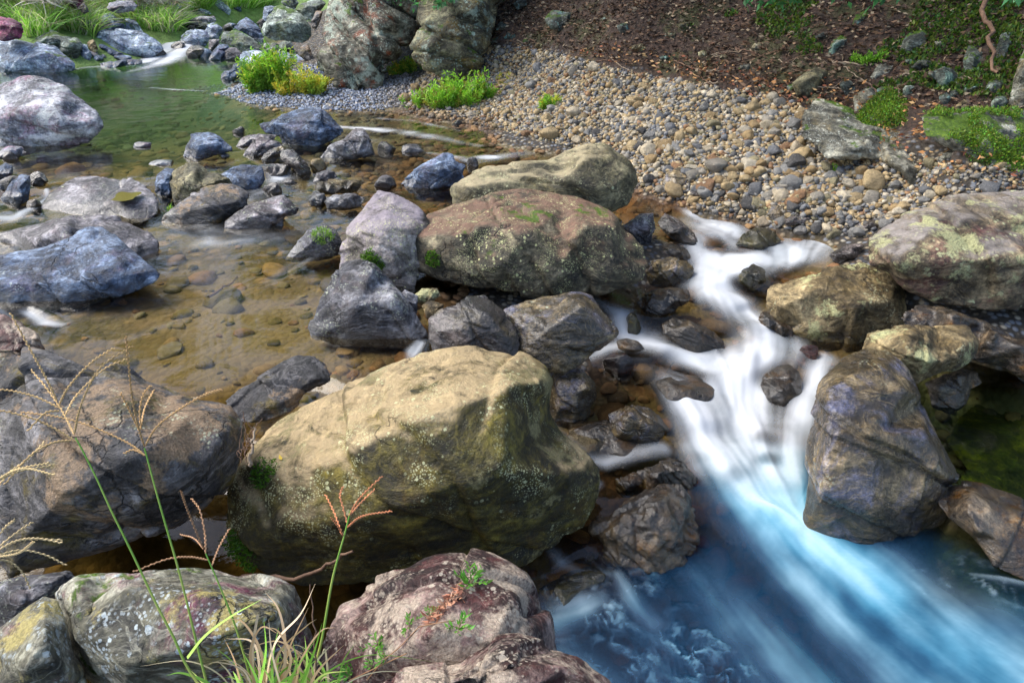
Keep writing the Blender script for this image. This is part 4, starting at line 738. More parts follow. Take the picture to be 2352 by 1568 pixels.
# ------------------------------------------------------------------ water
FLOW = [
 "1560,478,15,.3 1600,495,25,.5 1660,520,45,.75 1740,550,55,.85 1800,580,55,.9",
 "1925,535,25,.5 1880,565,45,.8 1850,580,55,.95 1780,597,60,1 1700,607,60,1 1640,640,55,1 1640,680,50,1 1690,702,50,1 1745,742,50,1 1775,790,60,1 1720,845,75,1 1680,900,95,1 1685,960,105,1 1720,1020,95,1 1770,1090,75,.95 1805,1150,65,.85 1870,1220,90,.7 1980,1320,120,.6 2100,1420,150,.52 2250,1520,170,.5 2400,1620,180,.48",
 "1600,515,40,.4 1700,555,60,.6 1800,570,60,.6", "1590,540,30,.5 1620,580,40,.85 1630,620,40,.9 1620,660,45,.9",
 "1370,690,20,.3 1430,720,30,.55 1450,760,40,.8 1500,790,50,.95 1560,810,55,1 1640,840,60,1",
 "1310,835,12,.4 1400,800,22,.75 1480,785,35,.9 1560,800,45,.95",
 "1900,825,30,.7 1870,875,35,.85 1850,930,35,.9 1830,1000,40,.9 1812,1080,40,.95 1818,1150,30,.95",
 "1480,850,35,.6 1560,890,50,.9 1610,970,65,1 1650,1060,65,.85 1730,1150,70,.65 1830,1270,80,.5 1960,1410,100,.42 2120,1560,110,.36",
 "1690,1125,10,.6 1780,1168,13,.8 1850,1212,17,.7 1960,1290,22,.4", "1862,1110,8,.6 1836,1160,10,.75 1850,1205,13,.6", "1600,1290,60,.12 1700,1420,80,.2 1850,1600,90,.2",
 "1240,1235,20,.35 1290,1290,20,.3 1330,1310,12,.2", "1280,1430,45,.4 1340,1390,35,.5 1380,1370,25,.3", "1300,1500,60,.28 1420,1600,60,.25",
 "1420,1320,18,.3 1450,1370,28,.35 1500,1430,30,.25",
 "1265,975,16,.3 1340,1050,18,.35 1390,1060,25,.5 1460,1040,25,.4 1520,1030,25,.5", "1330,1180,14,.4 1345,1150,12,.4 1370,1110,16,.35",
 "2060,1300,16,.3 2110,1350,26,.45 2160,1410,22,.3", "2230,1320,8,.2 2300,1330,10,.3 2400,1350,10,.25",
 "600,383,10,.4 640,388,25,.85 645,410,26,.95 600,432,28,.6 560,465,40,.35 480,528,55,.4 400,535,40,.3", "700,520,50,.25 620,545,60,.4 500,550,60,.4",
 "-30,500,30,.7 30,502,22,.8 75,478,14,.8 110,455,10,.7 108,440,6,.6",
 "780,292,14,.8 850,297,22,.7 930,303,22,.55 1010,318,18,.5 1100,335,14,.4", "870,272,8,.3 950,278,12,.35 1050,300,10,.3", "985,352,10,.4 1080,368,18,.75 1150,358,18,.7 1215,350,18,.5", "800,330,20,.3 860,325,20,.3",
 "965,785,12,.8 950,805,16,.9 945,820,14,.6", "60,712,14,.7 100,735,20,.7 140,745,14,.4",
 "640,560,20,.25 720,590,14,.3 620,640,14,.25",
 "500,76,9,.7 440,88,12,.9 400,95,16,1 388,110,18,1 372,126,22,1 330,142,24,1 280,150,22,.8 200,155,14,.6 140,165,8,.5", "430,110,14,1 405,130,22,1 360,150,30,.6 300,165,14,.3",
 "345,202,4,.6 400,206,5,.7 470,210,4,.6",
]
XY, wr, wth = polar(-57, 57, 900, .8, 26, 780); nr, na = 780, 900
P2 = XY.reshape(-1, 2); wz = W(P2); gz = G(P2, False)
foam = np.zeros(len(P2)); fsum = np.zeros(len(P2)); vel = np.zeros((len(P2), 2)); wsum = np.zeros(len(P2))
for line in FLOW:
    q = np.array([[float(v) for v in p.split(',')] for p in line.split()])
    W3 = []
    lv = -.1*np.ones(len(q))
    for it in range(4):
        X = at_z(q[:, 0], q[:, 1], lv); lv = W(X)
    X = at_z(q[:, 0], q[:, 1], lv); _, _, s_ = project(X); wd = q[:, 2]*s_/FPX*1.03
    for i in range(len(q) - 1):
        a, b = X[i, :2], X[i+1, :2]; d = b - a; L2 = (d**2).sum()
        u = np.clip(((P2 - a) @ d)/L2, 0, 1); D = np.hypot(*(P2 - a - u[:, None]*d).T)
        wv = wd[i] + (wd[i+1] - wd[i])*u; iv = q[i, 3] + (q[i+1, 3] - q[i, 3])*u
        f = iv*np.exp(-(D/(wv*1.05))**2); foam = np.maximum(foam, f); fsum = fsum + f*np.minimum(1, np.sqrt(L2)/wv)
        k = np.exp(-(D/(wv*1.6))**2)*L2**.5/ max(wd[i], .01); vel += k[:, None]*(d/np.sqrt(L2)); wsum += k
k0 = .004; drift = np.array([.35, -.94]); foam = np.maximum(foam, .45*(1 - np.exp(-.25*fsum)))
vel = (vel + k0*drift)/(wsum + k0)[:, None]; vel /= np.linalg.norm(vel, axis=1, keepdims=True) + 1e-6
er = P2/np.linalg.norm(P2, axis=1, keepdims=True); eth = np.c_[er[:, 1], -er[:, 0]]; rr = np.linalg.norm(P2, axis=1)
vi = ((vel*er).sum(1)/rr/math.log(wr[1]/wr[0])).reshape(nr, na); vj = ((vel*eth).sum(1)/rr/(wth[1] - wth[0])).reshape(nr, na)
sp = np.sqrt(vi**2 + vj**2) + 1e-9; vi /= sp; vj /= sp
def lic(noise2, steps):
    acc = noise2.copy(); tot = 1.0
    for sg in (1, -1):
        I, J = np.meshgrid(np.arange(nr, dtype=float), np.arange(na, dtype=float), indexing='ij')
        for k in range(steps):
            a = np.clip(np.rint(I).astype(int), 0, nr-1); b = np.clip(np.rint(J).astype(int), 0, na-1)
            I = I + sg*vi[a, b]; J = J + sg*vj[a, b]
            a = np.clip(np.rint(I).astype(int), 0, nr-1); b = np.clip(np.rint(J).astype(int), 0, na-1)
            acc += noise2[a, b]
        tot += steps
    acc /= tot; acc -= acc.mean(); return acc/acc.std()
def blur(a, k):
    for _ in range(k):
        a = (a + np.roll(a, 1, 0) + np.roll(a, -1, 0))/3; a = (a + np.roll(a, 1, 1) + np.roll(a, -1, 1))/3
    return a
rn = np.random.default_rng(3)
s1 = lic(blur(rn.normal(size=(nr, na)), 1), 26); s2 = lic(blur(rn.normal(size=(nr, na)), 14), 34); s3 = lic(blur(rn.normal(size=(nr, na)), 60), 46)
streak = np.clip((.52 + .03*s1 + .045*s2 + .09*s3).ravel().reshape(nr, na) + .16*fbm(np.c_[P2*5.5, 0*rr], 3, 19).reshape(nr, na), 0, 1).ravel()
curl = fbm(np.c_[P2*5 + 1.2*fbm(np.c_[P2*3, 0*rr], 3, 71)[:, None], 0*rr], 4, 77)
ripple = .006*fbm(np.c_[P2*6, 0*rr], 3, 41)
rip = s2.ravel()
for (a, b, rd, am) in [(1590,1500,.2,.5),(1660,1540,.16,.42),(2110,1350,.16,.7),(2190,1420,.16,.5),(1340,1400,.22,.7),(1400,1530,.25,.5),(1450,1350,.12,.6),(2260,1330,.18,.4),(2330,1480,.25,.4)]:
    q_ = at_z(np.array([float(a)]), np.array([float(b)]), np.array([-.5]))[0, :2]; dv = P2 - q_; ang = np.arctan2(dv[:, 1], dv[:, 0]); dr = np.hypot(*dv.T)
    sw = fbm(np.c_[dr*24 + ang*.9, ang*1.9, 0*dr] + 1.3*curl[:, None], 4, 91)
    foam = np.maximum(foam, .8*am*np.exp(-(dr/rd)**2)*sst(sw, -.3, .7))
q_ = at_z(np.array([615.]), np.array([968.]), np.array([-.12]))[0, :2]; foam = np.maximum(foam, .8*np.exp(-((P2 - q_)**2).sum(1)/.07**2))
hump = fbm(np.c_[P2*2.6, 0*rr], 2, 55)
depth = wz - gz
zz = wz + foam*(.007*rip + .05*hump)*np.clip(rr/3, .5, 1.3)*(1 - .85*sst(rr, 4, 5)) + ripple*.4 + .008*foam
deep = sst(-.42 - wz, 0, .06)*sst(depth, .08, .4)
gap = sst(-P2[:, 0]*1.0 - .0, .0, .1)
dx_, dy_, _ = project(np.c_[P2, wz]); deep = deep*(1 - gap)*(1 - .7*sst(dx_, 2030, 2230)*(1 - sst(dy_, 1340, 1460)))*(1 - .6*(1 - sst(dx_, 1330, 1560))*(1 - sst(dy_, 1330, 1450)))
for (a, b, rpx, am) in [(1545,700,30,.8),(1470,850,60,.8),(1440,930,60,.8),(1570,872,42,.75),(1795,865,45,.7),(1705,655,26,.7),(1740,545,42,.6),(1640,565,22,.7),(1755,1010,26,.55),(1765,1060,24,.6),(1690,1095,26,.45),(1850,640,50,.6),(1610,760,30,.5)]:
    foam = foam*(1 - am*np.exp(-(((dx_ - a)/(rpx*1.3))**2 + ((dy_ - b)/(rpx*.75))**2)**1.4))
wx_, wy_, _ = project(np.c_[P2, wz]); near_ = (sst(wy_, 250, 420)*(1 - sst(wx_, 2000, 2100)))[:, None]
tint = np.exp(-np.clip(depth, 0, 1)[:, None]*(np.array([1.7, .95, 1.6])*(1 - near_) + np.array([.7, 1.15, 2.5])*near_)*1.5)
F = grid_faces(nr, na); dry = (gz - wz) > .06
F = F[~dry[F].all(1)]
m = new_mat('water'); t = NT(m); pos = t.n('NewGeometry').outputs['Position']
fo = t.attr('foam'); sk = t.attr('streak'); dp = t.attr('deep')
ff = t.math('MULTIPLY', fo, t.math('MULTIPLY_ADD', sk, 1.5, .38))
ff = t.math('POWER', t.sstep(ff, .05, 1.25), 1.1)
tr = t.n('BsdfTransparent'); t.put(tr.inputs[0], t.attr('tint', 'Color'))
body = t.n('BsdfDiffuse'); t.put(body.inputs[0], t.ramp(t.math('ADD', t.math('MULTIPLY', fo, .7), t.math('MULTIPLY', sk, .42)), [(.16, (.006,.018,.04)), (.36, (.012,.06,.13)), (.60, (.04,.235,.36)), (.95, (.24,.50,.60))]))
us = t.mixsh(t.math('MULTIPLY', dp, t.math('MULTIPLY_ADD', fo, 1.1, .42, True)), tr.outputs[0], body.outputs[0])
fd = t.n('BsdfDiffuse'); t.put(fd.inputs[0], t.mix(dp, t.ramp(sk, [(.25, (.34,.375,.40)), (.65, (.56,.58,.60))]), t.ramp(sk, [(.25, (.14,.33,.43)), (.7, (.55,.7,.76))])))
us = t.mixsh(t.math('MULTIPLY', ff, .97), us, fd.outputs[0])
gl = t.n('BsdfGlossy'); gl.inputs[0].default_value = (1, 1, 1, 1)
t.put(gl.inputs['Roughness'], t.math('MULTIPLY_ADD', fo, .3, .07))
mp = t.n('Mapping'); t.put(mp.inputs['Vector'], pos); t.put(mp.inputs['Scale'], (1, 1.8, 1))
hh = t.math('ADD', t.math('MULTIPLY', t.noise(mp.outputs[0], 5, 4, .6, .6), 1), t.math('MULTIPLY', sk, 1.2))
nb = t.bump(hh, .055, .05); t.put(gl.inputs['Normal'], nb)
fr = t.n('Fresnel'); fr.inputs[0].default_value = 1.33; t.put(fr.inputs['Normal'], nb)
us = t.mixsh(t.math('MULTIPLY', fr.outputs[0], t.math('SUBTRACT', 1, t.math('MULTIPLY', ff, .7))), us, gl.outputs[0])
t.end(us); M['water'] = m
foam2 = np.clip(foam*(1 + (.25 + .6*sst(rr, 4, 5.5)*(P2[:, 0] > -3.3))*curl), 0, 1)
w_ = obj('water', mesh_np('water', np.c_[P2, zz], F, m, dict(foam=foam2, streak=streak, deep=deep, tint=tint))); tag(w_, kind='structure')

# ------------------------------------------------------------------ loose stones
def inpoly(x, y, poly):
    c = np.zeros(len(x), bool); j = len(poly) - 1
    for i in range(len(poly)):
        xi, yi = poly[i]; xj, yj = poly[j]
        c ^= ((yi > y) != (yj > y)) & (x < (xj - xi)*(y - yi)/(yj - yi + 1e-9) + xi); j = i
    return c
def scatter(poly, n, bbox, r, water=False):
    out = []; tot = 0
    while tot < n:
        q = r.uniform(bbox[:2], bbox[2:], (40000, 2)); z = G(q); 
        if water: zq = np.maximum(z, W(q))
        else: zq = z
        x, y, s = project(np.c_[q, zq]); k = inpoly(x, y, poly) & (s > .5)
        out.append(np.c_[q, z, x, y, s][k]); tot += k.sum()
        if len(out) > 60: break
    return np.vstack(out)[:n]
def rots(n, r, tiltmax=.5):
    a = r.uniform(0, 2*np.pi, n); b = r.uniform(-tiltmax, tiltmax, n); c = r.uniform(-tiltmax, tiltmax, n)
    ca, sa, cb, sb, cc, scn = np.cos(a), np.sin(a), np.cos(b), np.sin(b), np.cos(c), np.sin(c); z = np.zeros(n); o = z + 1
    Rz = np.stack([np.stack([ca, -sa, z], -1), np.stack([sa, ca, z], -1), np.stack([z, z, o], -1)], -2)
    Ry = np.stack([np.stack([cb, z, sb], -1), np.stack([z, o, z], -1), np.stack([-sb, z, cb], -1)], -2)
    Rx = np.stack([np.stack([o, z, z], -1), np.stack([z, cc, -scn], -1), np.stack([z, scn, cc], -1)], -2)
    return Rz @ Ry @ Rx, (a, b, c)
def pebbles_mesh(name, X, rad, cols, mat, r, protos, tiltmax=.5):
    R, _ = rots(len(X), r, tiltmax); Vs, Fs, Cs, off = [], [], [], 0
    k = r.integers(0, len(protos), len(X))
    for p, (V, F) in enumerate(protos):
        i = np.nonzero(k == p)[0]
        if not len(i): continue
        v = np.einsum('nij,vj->nvi', R[i], V)*rad[i, None, None] + X[i, None, :3]
        Vs.append(v.reshape(-1, 3)); Fs.append((F[None] + (off + np.arange(len(i))*len(V))[:, None, None]).reshape(-1, 3)); off += len(i)*len(V)
        Cs.append(np.repeat(cols[i], len(V), 0))
    return mesh_np(name, np.vstack(Vs), np.vstack(Fs), mat, dict(Col=np.vstack(Cs)))
def stone_mat(name, src, rough=.7):
    m = new_mat(name); t = NT(m); tc = t.n('TexCoord').outputs['Object']
    c = t.attr('Col', 'Color') if src == 'attr' else t.n('ObjectInfo').outputs['Color']
    sc_ = 30 if src == 'attr' else 1.8
    n1 = t.noise(tc, sc_, 6, .65); n2 = t.noise(tc, sc_*4, 4, .7)
    c = t.mix(.7, c, t.mix(t.ramp(n1, [(.3, .25), (.7, .78)]), (0,0,0), (1,1,1)), 'OVERLAY')
    c = t.mix(t.math('MULTIPLY', t.sstep(n2, .6, .68), .35), c, (.5,.48,.42))
    bs = t.n('BsdfPrincipled'); t.put(bs.inputs['Base Color'], c); bs.inputs['Roughness'].default_value = rough
    t.put(bs.inputs['Normal'], t.bump(t.math('ADD', n1, t.math('MULTIPLY', n2, .4)), .5, .012 if src == 'attr' else .25)); t.end(bs.outputs[0]); return m
M['gravel'] = stone_mat('gravel', 'attr'); M['cobble'] = stone_mat('cobble', 'obj'); M['bedstone'] = stone_mat('bed_stone', 'attr', .8)
PAL = np.array([[.40,.33,.21],[.33,.25,.14],[.46,.43,.37],[.23,.25,.29],[.15,.17,.22],[.30,.30,.30],[.07,.075,.09],[.25,.15,.085],[.52,.50,.45],[.24,.23,.16]])
PAL = PAL*np.array([1.12, 1.0, .8])*.74
PALN = ['tan','golden-brown','cream','grey','blue-grey','mid-grey','black','reddish-brown','whitish','olive-grey']
r = np.random.default_rng(21)
BAR = [(945,262),(1150,298),(1330,342),(1460,430),(1560,472),(1700,505),(1850,535),(1990,545),(2060,505),(2200,445),(2420,440),(2420,395),(2200,372),(2050,350),(1900,320),(1850,250),(1750,215),(1650,205),(1450,165),(1300,130),(1200,105),(1120,108),(1010,135),(950,195),(925,235)]
S = scatter(BAR, 30000, (-1.6, 3.0, 5.5, 12), r)
h = S[:, 2] - W(S)
rad = np.exp(r.normal(math.log(.0198), .46, len(S))); rad = np.clip(rad, .012, .105)*np.clip(1.15 - .05*(S[:, 5] - 5), .75, 1.2)
# smaller stones towards the right-hand end of the bar
rad *= 1 - .35*sst(S[:, 3], 1850, 2300)
ci = r.choice(10, len(S), p=[.2,.12,.1,.13,.13,.08,.05,.07,.06,.06])
cols = PAL[ci]*r.uniform(.75, 1.2, (len(S), 1))
far = sst(S[:, 5], 7.5, 9)*sst(1100 - S[:, 3], 0, 200)
wetm = (1 - sst(h, .0, .07))[:, None]
cols = cols*(1 - wetm) + wetm*cols*np.array([.5, .36, .24])
X = S[:, :3].copy(); X[:, 2] += rad*r.uniform(-.15, .5, len(S))
order = np.argsort(-rad/S[:, 5]); top = order[:300]; rest = order[300:]
lo = [pebble_shape(100 + k, 1) for k in range(10)]; hi = [pebble_shape(200 + k, 3) for k in range(10)]
o = obj('gravel', pebbles_mesh('gravel', X[rest], rad[rest], cols[rest], M['gravel'], r, lo)); tag(o, 'mixed tan, grey and brown pebbles heaped along the gravel bar', 'gravel', kind='stuff')
MARKS = [('behind the cream-ridged boulder', 1380, 340), ('beside the low green plant', 1180, 200), ('below the olive speckled slab', 1850, 260), ('along the pale outcrop', 1960, 330),
         ('at the water edge above the rapids', 1700, 480), ('left of the massive lichened boulder', 2000, 470), ('under the dark leafy bank', 1500, 190), ('beside the shallow riffle', 1150, 290), ('in the open middle of the bar', 1600, 300), ('at the right end of the bar', 2250, 410)]
protos = [mesh_np('cobble', V, F, M['cobble']) for V, F in hi]
for n_, i in enumerate(top):
    o = bpy.data.objects.new('cobble', protos[int(r.integers(0, 10))]); C.objects.link(o)
    o.location = X[i]; k = rad[i]; o.scale = (k, k, k*r.uniform(.85, 1.1)); o.rotation_euler = (r.uniform(-.5, .5), r.uniform(-.5, .5), r.uniform(0, 6.28))
    o.color = (*cols[i], 1)
    mk = min(MARKS, key=lambda q: (q[1] - S[i, 3])**2 + 3*(q[2] - S[i, 4])**2)[0]
    tag(o, f"{'wet dark ' if wetm[i, 0] > .5 else ''}{PALN[ci[i]]} cobble lying {mk}", 'cobble', f"loose cobbles {mk}")
# fine gravel of the spit
SPIT = [(430,208),(520,228),(600,244),(700,252),(850,256),(945,245),(965,200),(930,165),(830,148),(700,148),(690,160),(600,165),(575,180)]
S = scatter(SPIT, 9000, (-6, 5, .2, 12), r); rad = np.exp(r.normal(math.log(.019), .3, len(S)))
cols = np.array([[.3,.33,.4],[.2,.23,.3],[.42,.45,.5],[.12,.13,.17],[.4,.36,.3]])[r.choice(5, len(S), p=[.3,.27,.22,.13,.08])]*r.uniform(.8, 1.15, (len(S), 1))
br = sst(S[:, 3], 830, 930)[:, None]; cols = cols*(1 - .55*br) + .55*br*np.array([.2,.15,.1])
X = S[:, :3].copy(); X[:, 2] += rad*.3
o = obj('fine_gravel', pebbles_mesh('fine_gravel', X, rad, cols, M['gravel'], r, [pebble_shape(300 + k, 1) for k in range(5)])); tag(o, 'fine blue-grey shingle of the low spit beside the green pool', 'gravel', kind='stuff')
# stones of the stream bed
allw = [(-60,150),(560,150),(640,250),(1000,262),(1330,345),(1480,440),(1900,540),(1950,600),(1900,800),(2440,780),(2440,1150),(1900,1300),(1500,1300),(1250,1330),(1200,1200),(1380,1040),(1230,830),(900,900),(450,960),(-60,900)]
S = scatter(allw, 6000, (-7, 1.6, 4, 12), r, True); dpt = W(S) - S[:, 2]; k = (dpt > -.02) & (dpt < .5) & ((S[:, 3] > 760) | (r.uniform(0, 1, len(S)) < .33)); S = S[k]; dpt = dpt[k]
rad = np.exp(r.normal(math.log(.038), .55, len(S))); rad = np.clip(rad, .015, .16)
rad = np.minimum(rad, .05 + .9*np.maximum(dpt, 0))
shallow = sst(.13 - dpt, 0, .1)[:, None]
bc = np.array([[.18,.14,.05],[.13,.11,.04],[.25,.18,.08],[.1,.085,.04],[.24,.14,.06],[.2,.18,.11]])[r.integers(0, 6, len(S))]*r.uniform(.7, 1.25, (len(S), 1))
right = sst(S[:, 3], 700, 1000)[:, None]; bc = bc*(1 - .75*right) + .75*right*np.array([[.16,.07,.025],[.08,.04,.02],[.22,.11,.04]])[r.integers(0, 3, len(S))]
X = S[:, :3].copy(); X[:, 2] += rad*.05
o = obj('bed_stones', pebbles_mesh('bed_stones', X, rad, bc, M['bedstone'], r, [pebble_shape(400 + k, 2, .42) for k in range(8)], .18)); tag(o, 'olive and brown stones lying under the clear stream water', 'stones', kind='stuff')

# ------------------------------------------------------------------ plants
def leaf_mat(name, trans=.35, rough=.55):
    m = new_mat(name); t = NT(m); c = t.attr('Col', 'Color')
    bs = t.n('BsdfPrincipled'); t.put(bs.inputs['Base Color'], c); bs.inputs['Roughness'].default_value = rough
    tl = t.n('BsdfTranslucent'); t.put(tl.inputs[0], t.mix(.5, c, (1, 1, .4), 'MULTIPLY'))
    t.end(t.mixsh(trans, bs.outputs[0], tl.outputs[0])); return m
M['leaf'] = leaf_mat('foliage', .45); M['litter'] = leaf_mat('leaf_litter', .05, .8); M['straw'] = leaf_mat('dry_grass', .2, .7)
def wood(name, a, b):
    m = new_mat(name); t = NT(m); tc = t.n('TexCoord').outputs['Object']
    bs = t.n('BsdfPrincipled'); t.put(bs.inputs['Base Color'], t.ramp(t.noise(tc, 22, 6, .7), [(.3, a), (.7, b)])); bs.inputs['Roughness'].default_value = .8
    t.put(bs.inputs['Normal'], t.bump(t.noise(tc, 40, 5), .5, .01)); t.end(bs.outputs[0]); return m
M['bark'] = wood('bark', (.05,.035,.025), (.16,.12,.09)); M['twig'] = wood('twig_bark', (.07,.035,.02), (.22,.13,.08)); M['palewood'] = wood('weathered_wood', (.2,.14,.09), (.42,.32,.22))
class MB:
    def __init__(s): s.V, s.F, s.C, s.n = [], [], [], 0
    def add(s, V, F, c):
        s.V.append(V); s.F.append(np.asarray(F) + s.n); s.C.append(np.broadcast_to(c, (len(V), 3)).copy()); s.n += len(V)
    def mesh(s, name, mat): return mesh_np(name, np.vstack(s.V), np.vstack(s.F), mat, dict(Col=np.vstack(s.C)))
def tube(mb, P, rad, col=(.1,.1,.1), k=6):
    P = np.asarray(P, float); n = len(P); rad = np.broadcast_to(rad, n); T = np.gradient(P, axis=0); T /= np.linalg.norm(T, axis=1, keepdims=True) + 1e-9
    ref = np.array([0, 0, 1.0]) if abs(T[:, 2]).mean() < .8 else np.array([1.0, 0, 0])
    A = np.cross(T, ref); A /= np.linalg.norm(A, axis=1, keepdims=True) + 1e-9; B = np.cross(T, A); a = np.linspace(0, 2*np.pi, k, endpoint=False)
    V = (P[:, None] + rad[:, None, None]*(A[:, None]*np.cos(a)[None, :, None] + B[:, None]*np.sin(a)[None, :, None])).reshape(-1, 3)
    i = np.arange(n - 1)[:, None]*k; j = np.arange(k)[None]; j2 = (j + 1) % k
    mb.add(V, np.stack([i + j, i + j2, i + k + j2, i + k + j], -1).reshape(-1, 4), col)
def spline(P, n=14):
    P = np.asarray(P, float); 
    if len(P) < 3: return P[0] + (P[-1] - P[0])*np.linspace(0, 1, n)[:, None]
    Q = np.vstack([2*P[0] - P[1], P, 2*P[-1] - P[-2]]); out = []
    m_ = max(2, n//(len(P) - 1))
    for i in range(len(P) - 1):
        a, b, c, d = Q[i:i+4]
        for u in np.linspace(0, 1, m_, endpoint=False): out.append(.5*(2*b + (c - a)*u + (2*a - 5*b + 4*c - d)*u*u + (3*b - a - 3*c + d)*u**3))
    return np.vstack(out + [P[-1]])
def blades(root, tipdir, length, width, cols, bend, seg=4, r=rng):
    """many grass blades at once -> V, F, C"""
    n = len(root); u = np.linspace(0, 1, seg + 1)
    side = np.cross(tipdir, r.normal(size=(n, 3))); side /= np.linalg.norm(side, axis=1, keepdims=True) + 1e-9
    bd = r.normal(size=(n, 3))*np.array([1, 1, .2]); bd /= np.linalg.norm(bd, axis=1, keepdims=True)
    bd = bd*.6 + tipdir*np.array([1, 1, 0]); 
    Pm = root[:, None] + tipdir[:, None]*(length[:, None]*u)[..., None] + (bd*bend[:, None])[:, None]*(length[:, None]*u**2)[..., None] - np.array([0, 0, 1])*(bend*length*.45)[:, None, None]*(u**2.4)[None, :, None]
    wd = width[:, None]*np.clip(1 - u**2*.97, .03, 1)
    V = np.stack([Pm - side[:, None]*wd[..., None], Pm + side[:, None]*wd[..., None]], 2).reshape(-1, 3)
    b = (np.arange(n)*(seg + 1)*2)[:, None] + np.arange(seg)[None]*2
    F = np.stack([b, b + 1, b + 3, b + 2], -1).reshape(-1, 4)
    return V, F, np.repeat(cols, (seg + 1)*2, 0)
def leaves(pos, nrm_dir, size, cols, r, aspect=.38):
    """pointed leaf quads (two folded halves)"""
    n = len(pos); d = nrm_dir/np.linalg.norm(nrm_dir, axis=1, keepdims=True); sd = np.cross(d, r.normal(size=(n, 3))); sd /= np.linalg.norm(sd, axis=1, keepdims=True) + 1e-9
    up = np.cross(sd, d); L = size[:, None]
    a = pos; b = pos + d*L*.45 + sd*L*aspect*.5 + up*L*.08; c = pos + d*L; e = pos + d*L*.45 - sd*L*aspect*.5 + up*L*.08
    V = np.stack([a, b, c, e], 1).reshape(-1, 3); F = np.arange(n*4).reshape(-1, 4); return V, F, np.repeat(cols, 4, 0)
def pick(pal, n, r, v=.25):
    pal = np.array(pal); return pal[r.integers(0, len(pal), n)]*r.uniform(1 - v, 1 + v, (n, 1))
def bush(label, cx, cy, wpx, hpx, pal, n=2600, name='leafy_plant', lsize=.05, cat='plant', depth=.5, clumps=7, group=None):
    r = np.random.default_rng(int(cx*7 + cy)); s = hit(cx, cy); c = at(np.array([cx]), np.array([cy]), np.array([s]))[0]; k = s/FPX
    root = empty(name, c); tag(root, label, cat, group); R = wpx*k/2; H = hpx*k*1.08
    st = MB(); lv = MB(); ns = max(40, n//28)
    cc = np.c_[r.uniform(-.75, .75, clumps)*R, r.uniform(-.5, .5, clumps)*R*depth, np.zeros(clumps)]; ch = r.uniform(.55, 1, clumps)*(1 - .35*np.abs(cc[:, 0])/R); ch[0] = 1
    j = r.integers(0, clumps, ns); base = cc[j] + r.normal(size=(ns, 3))*R*np.array([.13, .13*depth, 0]); base[:, 2] = 0
    gx = base + c; base[:, 2] = G(gx) - c[2] - .01
    tip = np.c_[r.normal(size=(ns, 2))*.32*np.array([1, .8]) + (base[:, :2]/R)*.45, np.ones(ns)]; tip /= np.linalg.norm(tip, axis=1, keepdims=True)
    ln = H*ch[j]*r.uniform(.55, 1.05, ns)
    V, F, Cc = blades(base, tip, ln, np.full(ns, .0035), pick(pal, ns, r)*.8, r.uniform(.05, .3, ns), 4, r); st.add(V, F, (0, 0, 0)); st.C[-1] = Cc
    per = n//ns; q = np.repeat(np.arange(ns), per); u = r.uniform(.12, 1, len(q))
    pos = base[q] + tip[q]*(ln[q]*u)[:, None] + r.normal(size=(len(q), 3))*.012
    d = r.normal(size=(len(q), 3))*.8 + tip[q]*.6 + np.array([0, 0, .15])
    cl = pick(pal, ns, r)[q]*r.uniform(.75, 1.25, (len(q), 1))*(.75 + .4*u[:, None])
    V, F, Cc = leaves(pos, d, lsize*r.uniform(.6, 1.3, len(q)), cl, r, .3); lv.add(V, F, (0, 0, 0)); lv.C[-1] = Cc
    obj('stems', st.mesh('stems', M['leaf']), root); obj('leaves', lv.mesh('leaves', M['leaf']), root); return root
GRN = [(.18,.42,.03),(.25,.52,.04),(.34,.58,.07),(.14,.32,.03)]; YEL = [(.66,.58,.07),(.5,.58,.08),(.62,.48,.06),(.38,.54,.06),(.42,.56,.06)]
bush('bright green bushy plant on the gravel spit', 615, 212, 118, 98, GRN + [(.4,.45,.06)], 7000, lsize=.06)
bush('yellow-orange bushy plant right of the bright green one on the spit', 694, 217, 104, 62, YEL, 4200, lsize=.05)
bush('wide low green plant between the spit and the gravel bar', 1040, 241, 205, 62, GRN[:3] + [(.3,.3,.04)], 6000, lsize=.05, clumps=11)
bush('small yellow-green plant growing among the cobbles', 1258, 252, 52, 36, GRN + YEL[:2], 900, lsize=.04, clumps=4)
bush('yellowing fringe plant at the foot of the dark olive cliff', 950, 165, 110, 34, GRN + YEL[:3], 2200, lsize=.05, clumps=8)
bush('small reddish-yellow plant at the foot of the reddish cliff', 862, 174, 50, 20, YEL + GRN[:1], 700, lsize=.04, clumps=4)
bush('thin green plant where the bar meets the dark olive cliff', 1060, 135, 60, 24, GRN, 700, lsize=.045, clumps=4)
bush('tiny bright green seedling patch on the leaf litter above the mossy mound', 2000, 148, 45, 20, GRN, 500, lsize=.04, clumps=4)
bush('tiny green sprig near the small seedling patch on the bank', 1955, 143, 22, 14, GRN, 200, lsize=.03, clumps=3)
bush('small grass tuft among the pebbles near the pale outcrop', 1921, 393, 22, 10, GRN, 200, lsize=.03, clumps=2)
bush('grass tuft between the pale olive rock and the dark wedge', 388, 478, 24, 26, GRN[:3], 120, 'grass_tuft', lsize=.05, clumps=2, depth=.3)
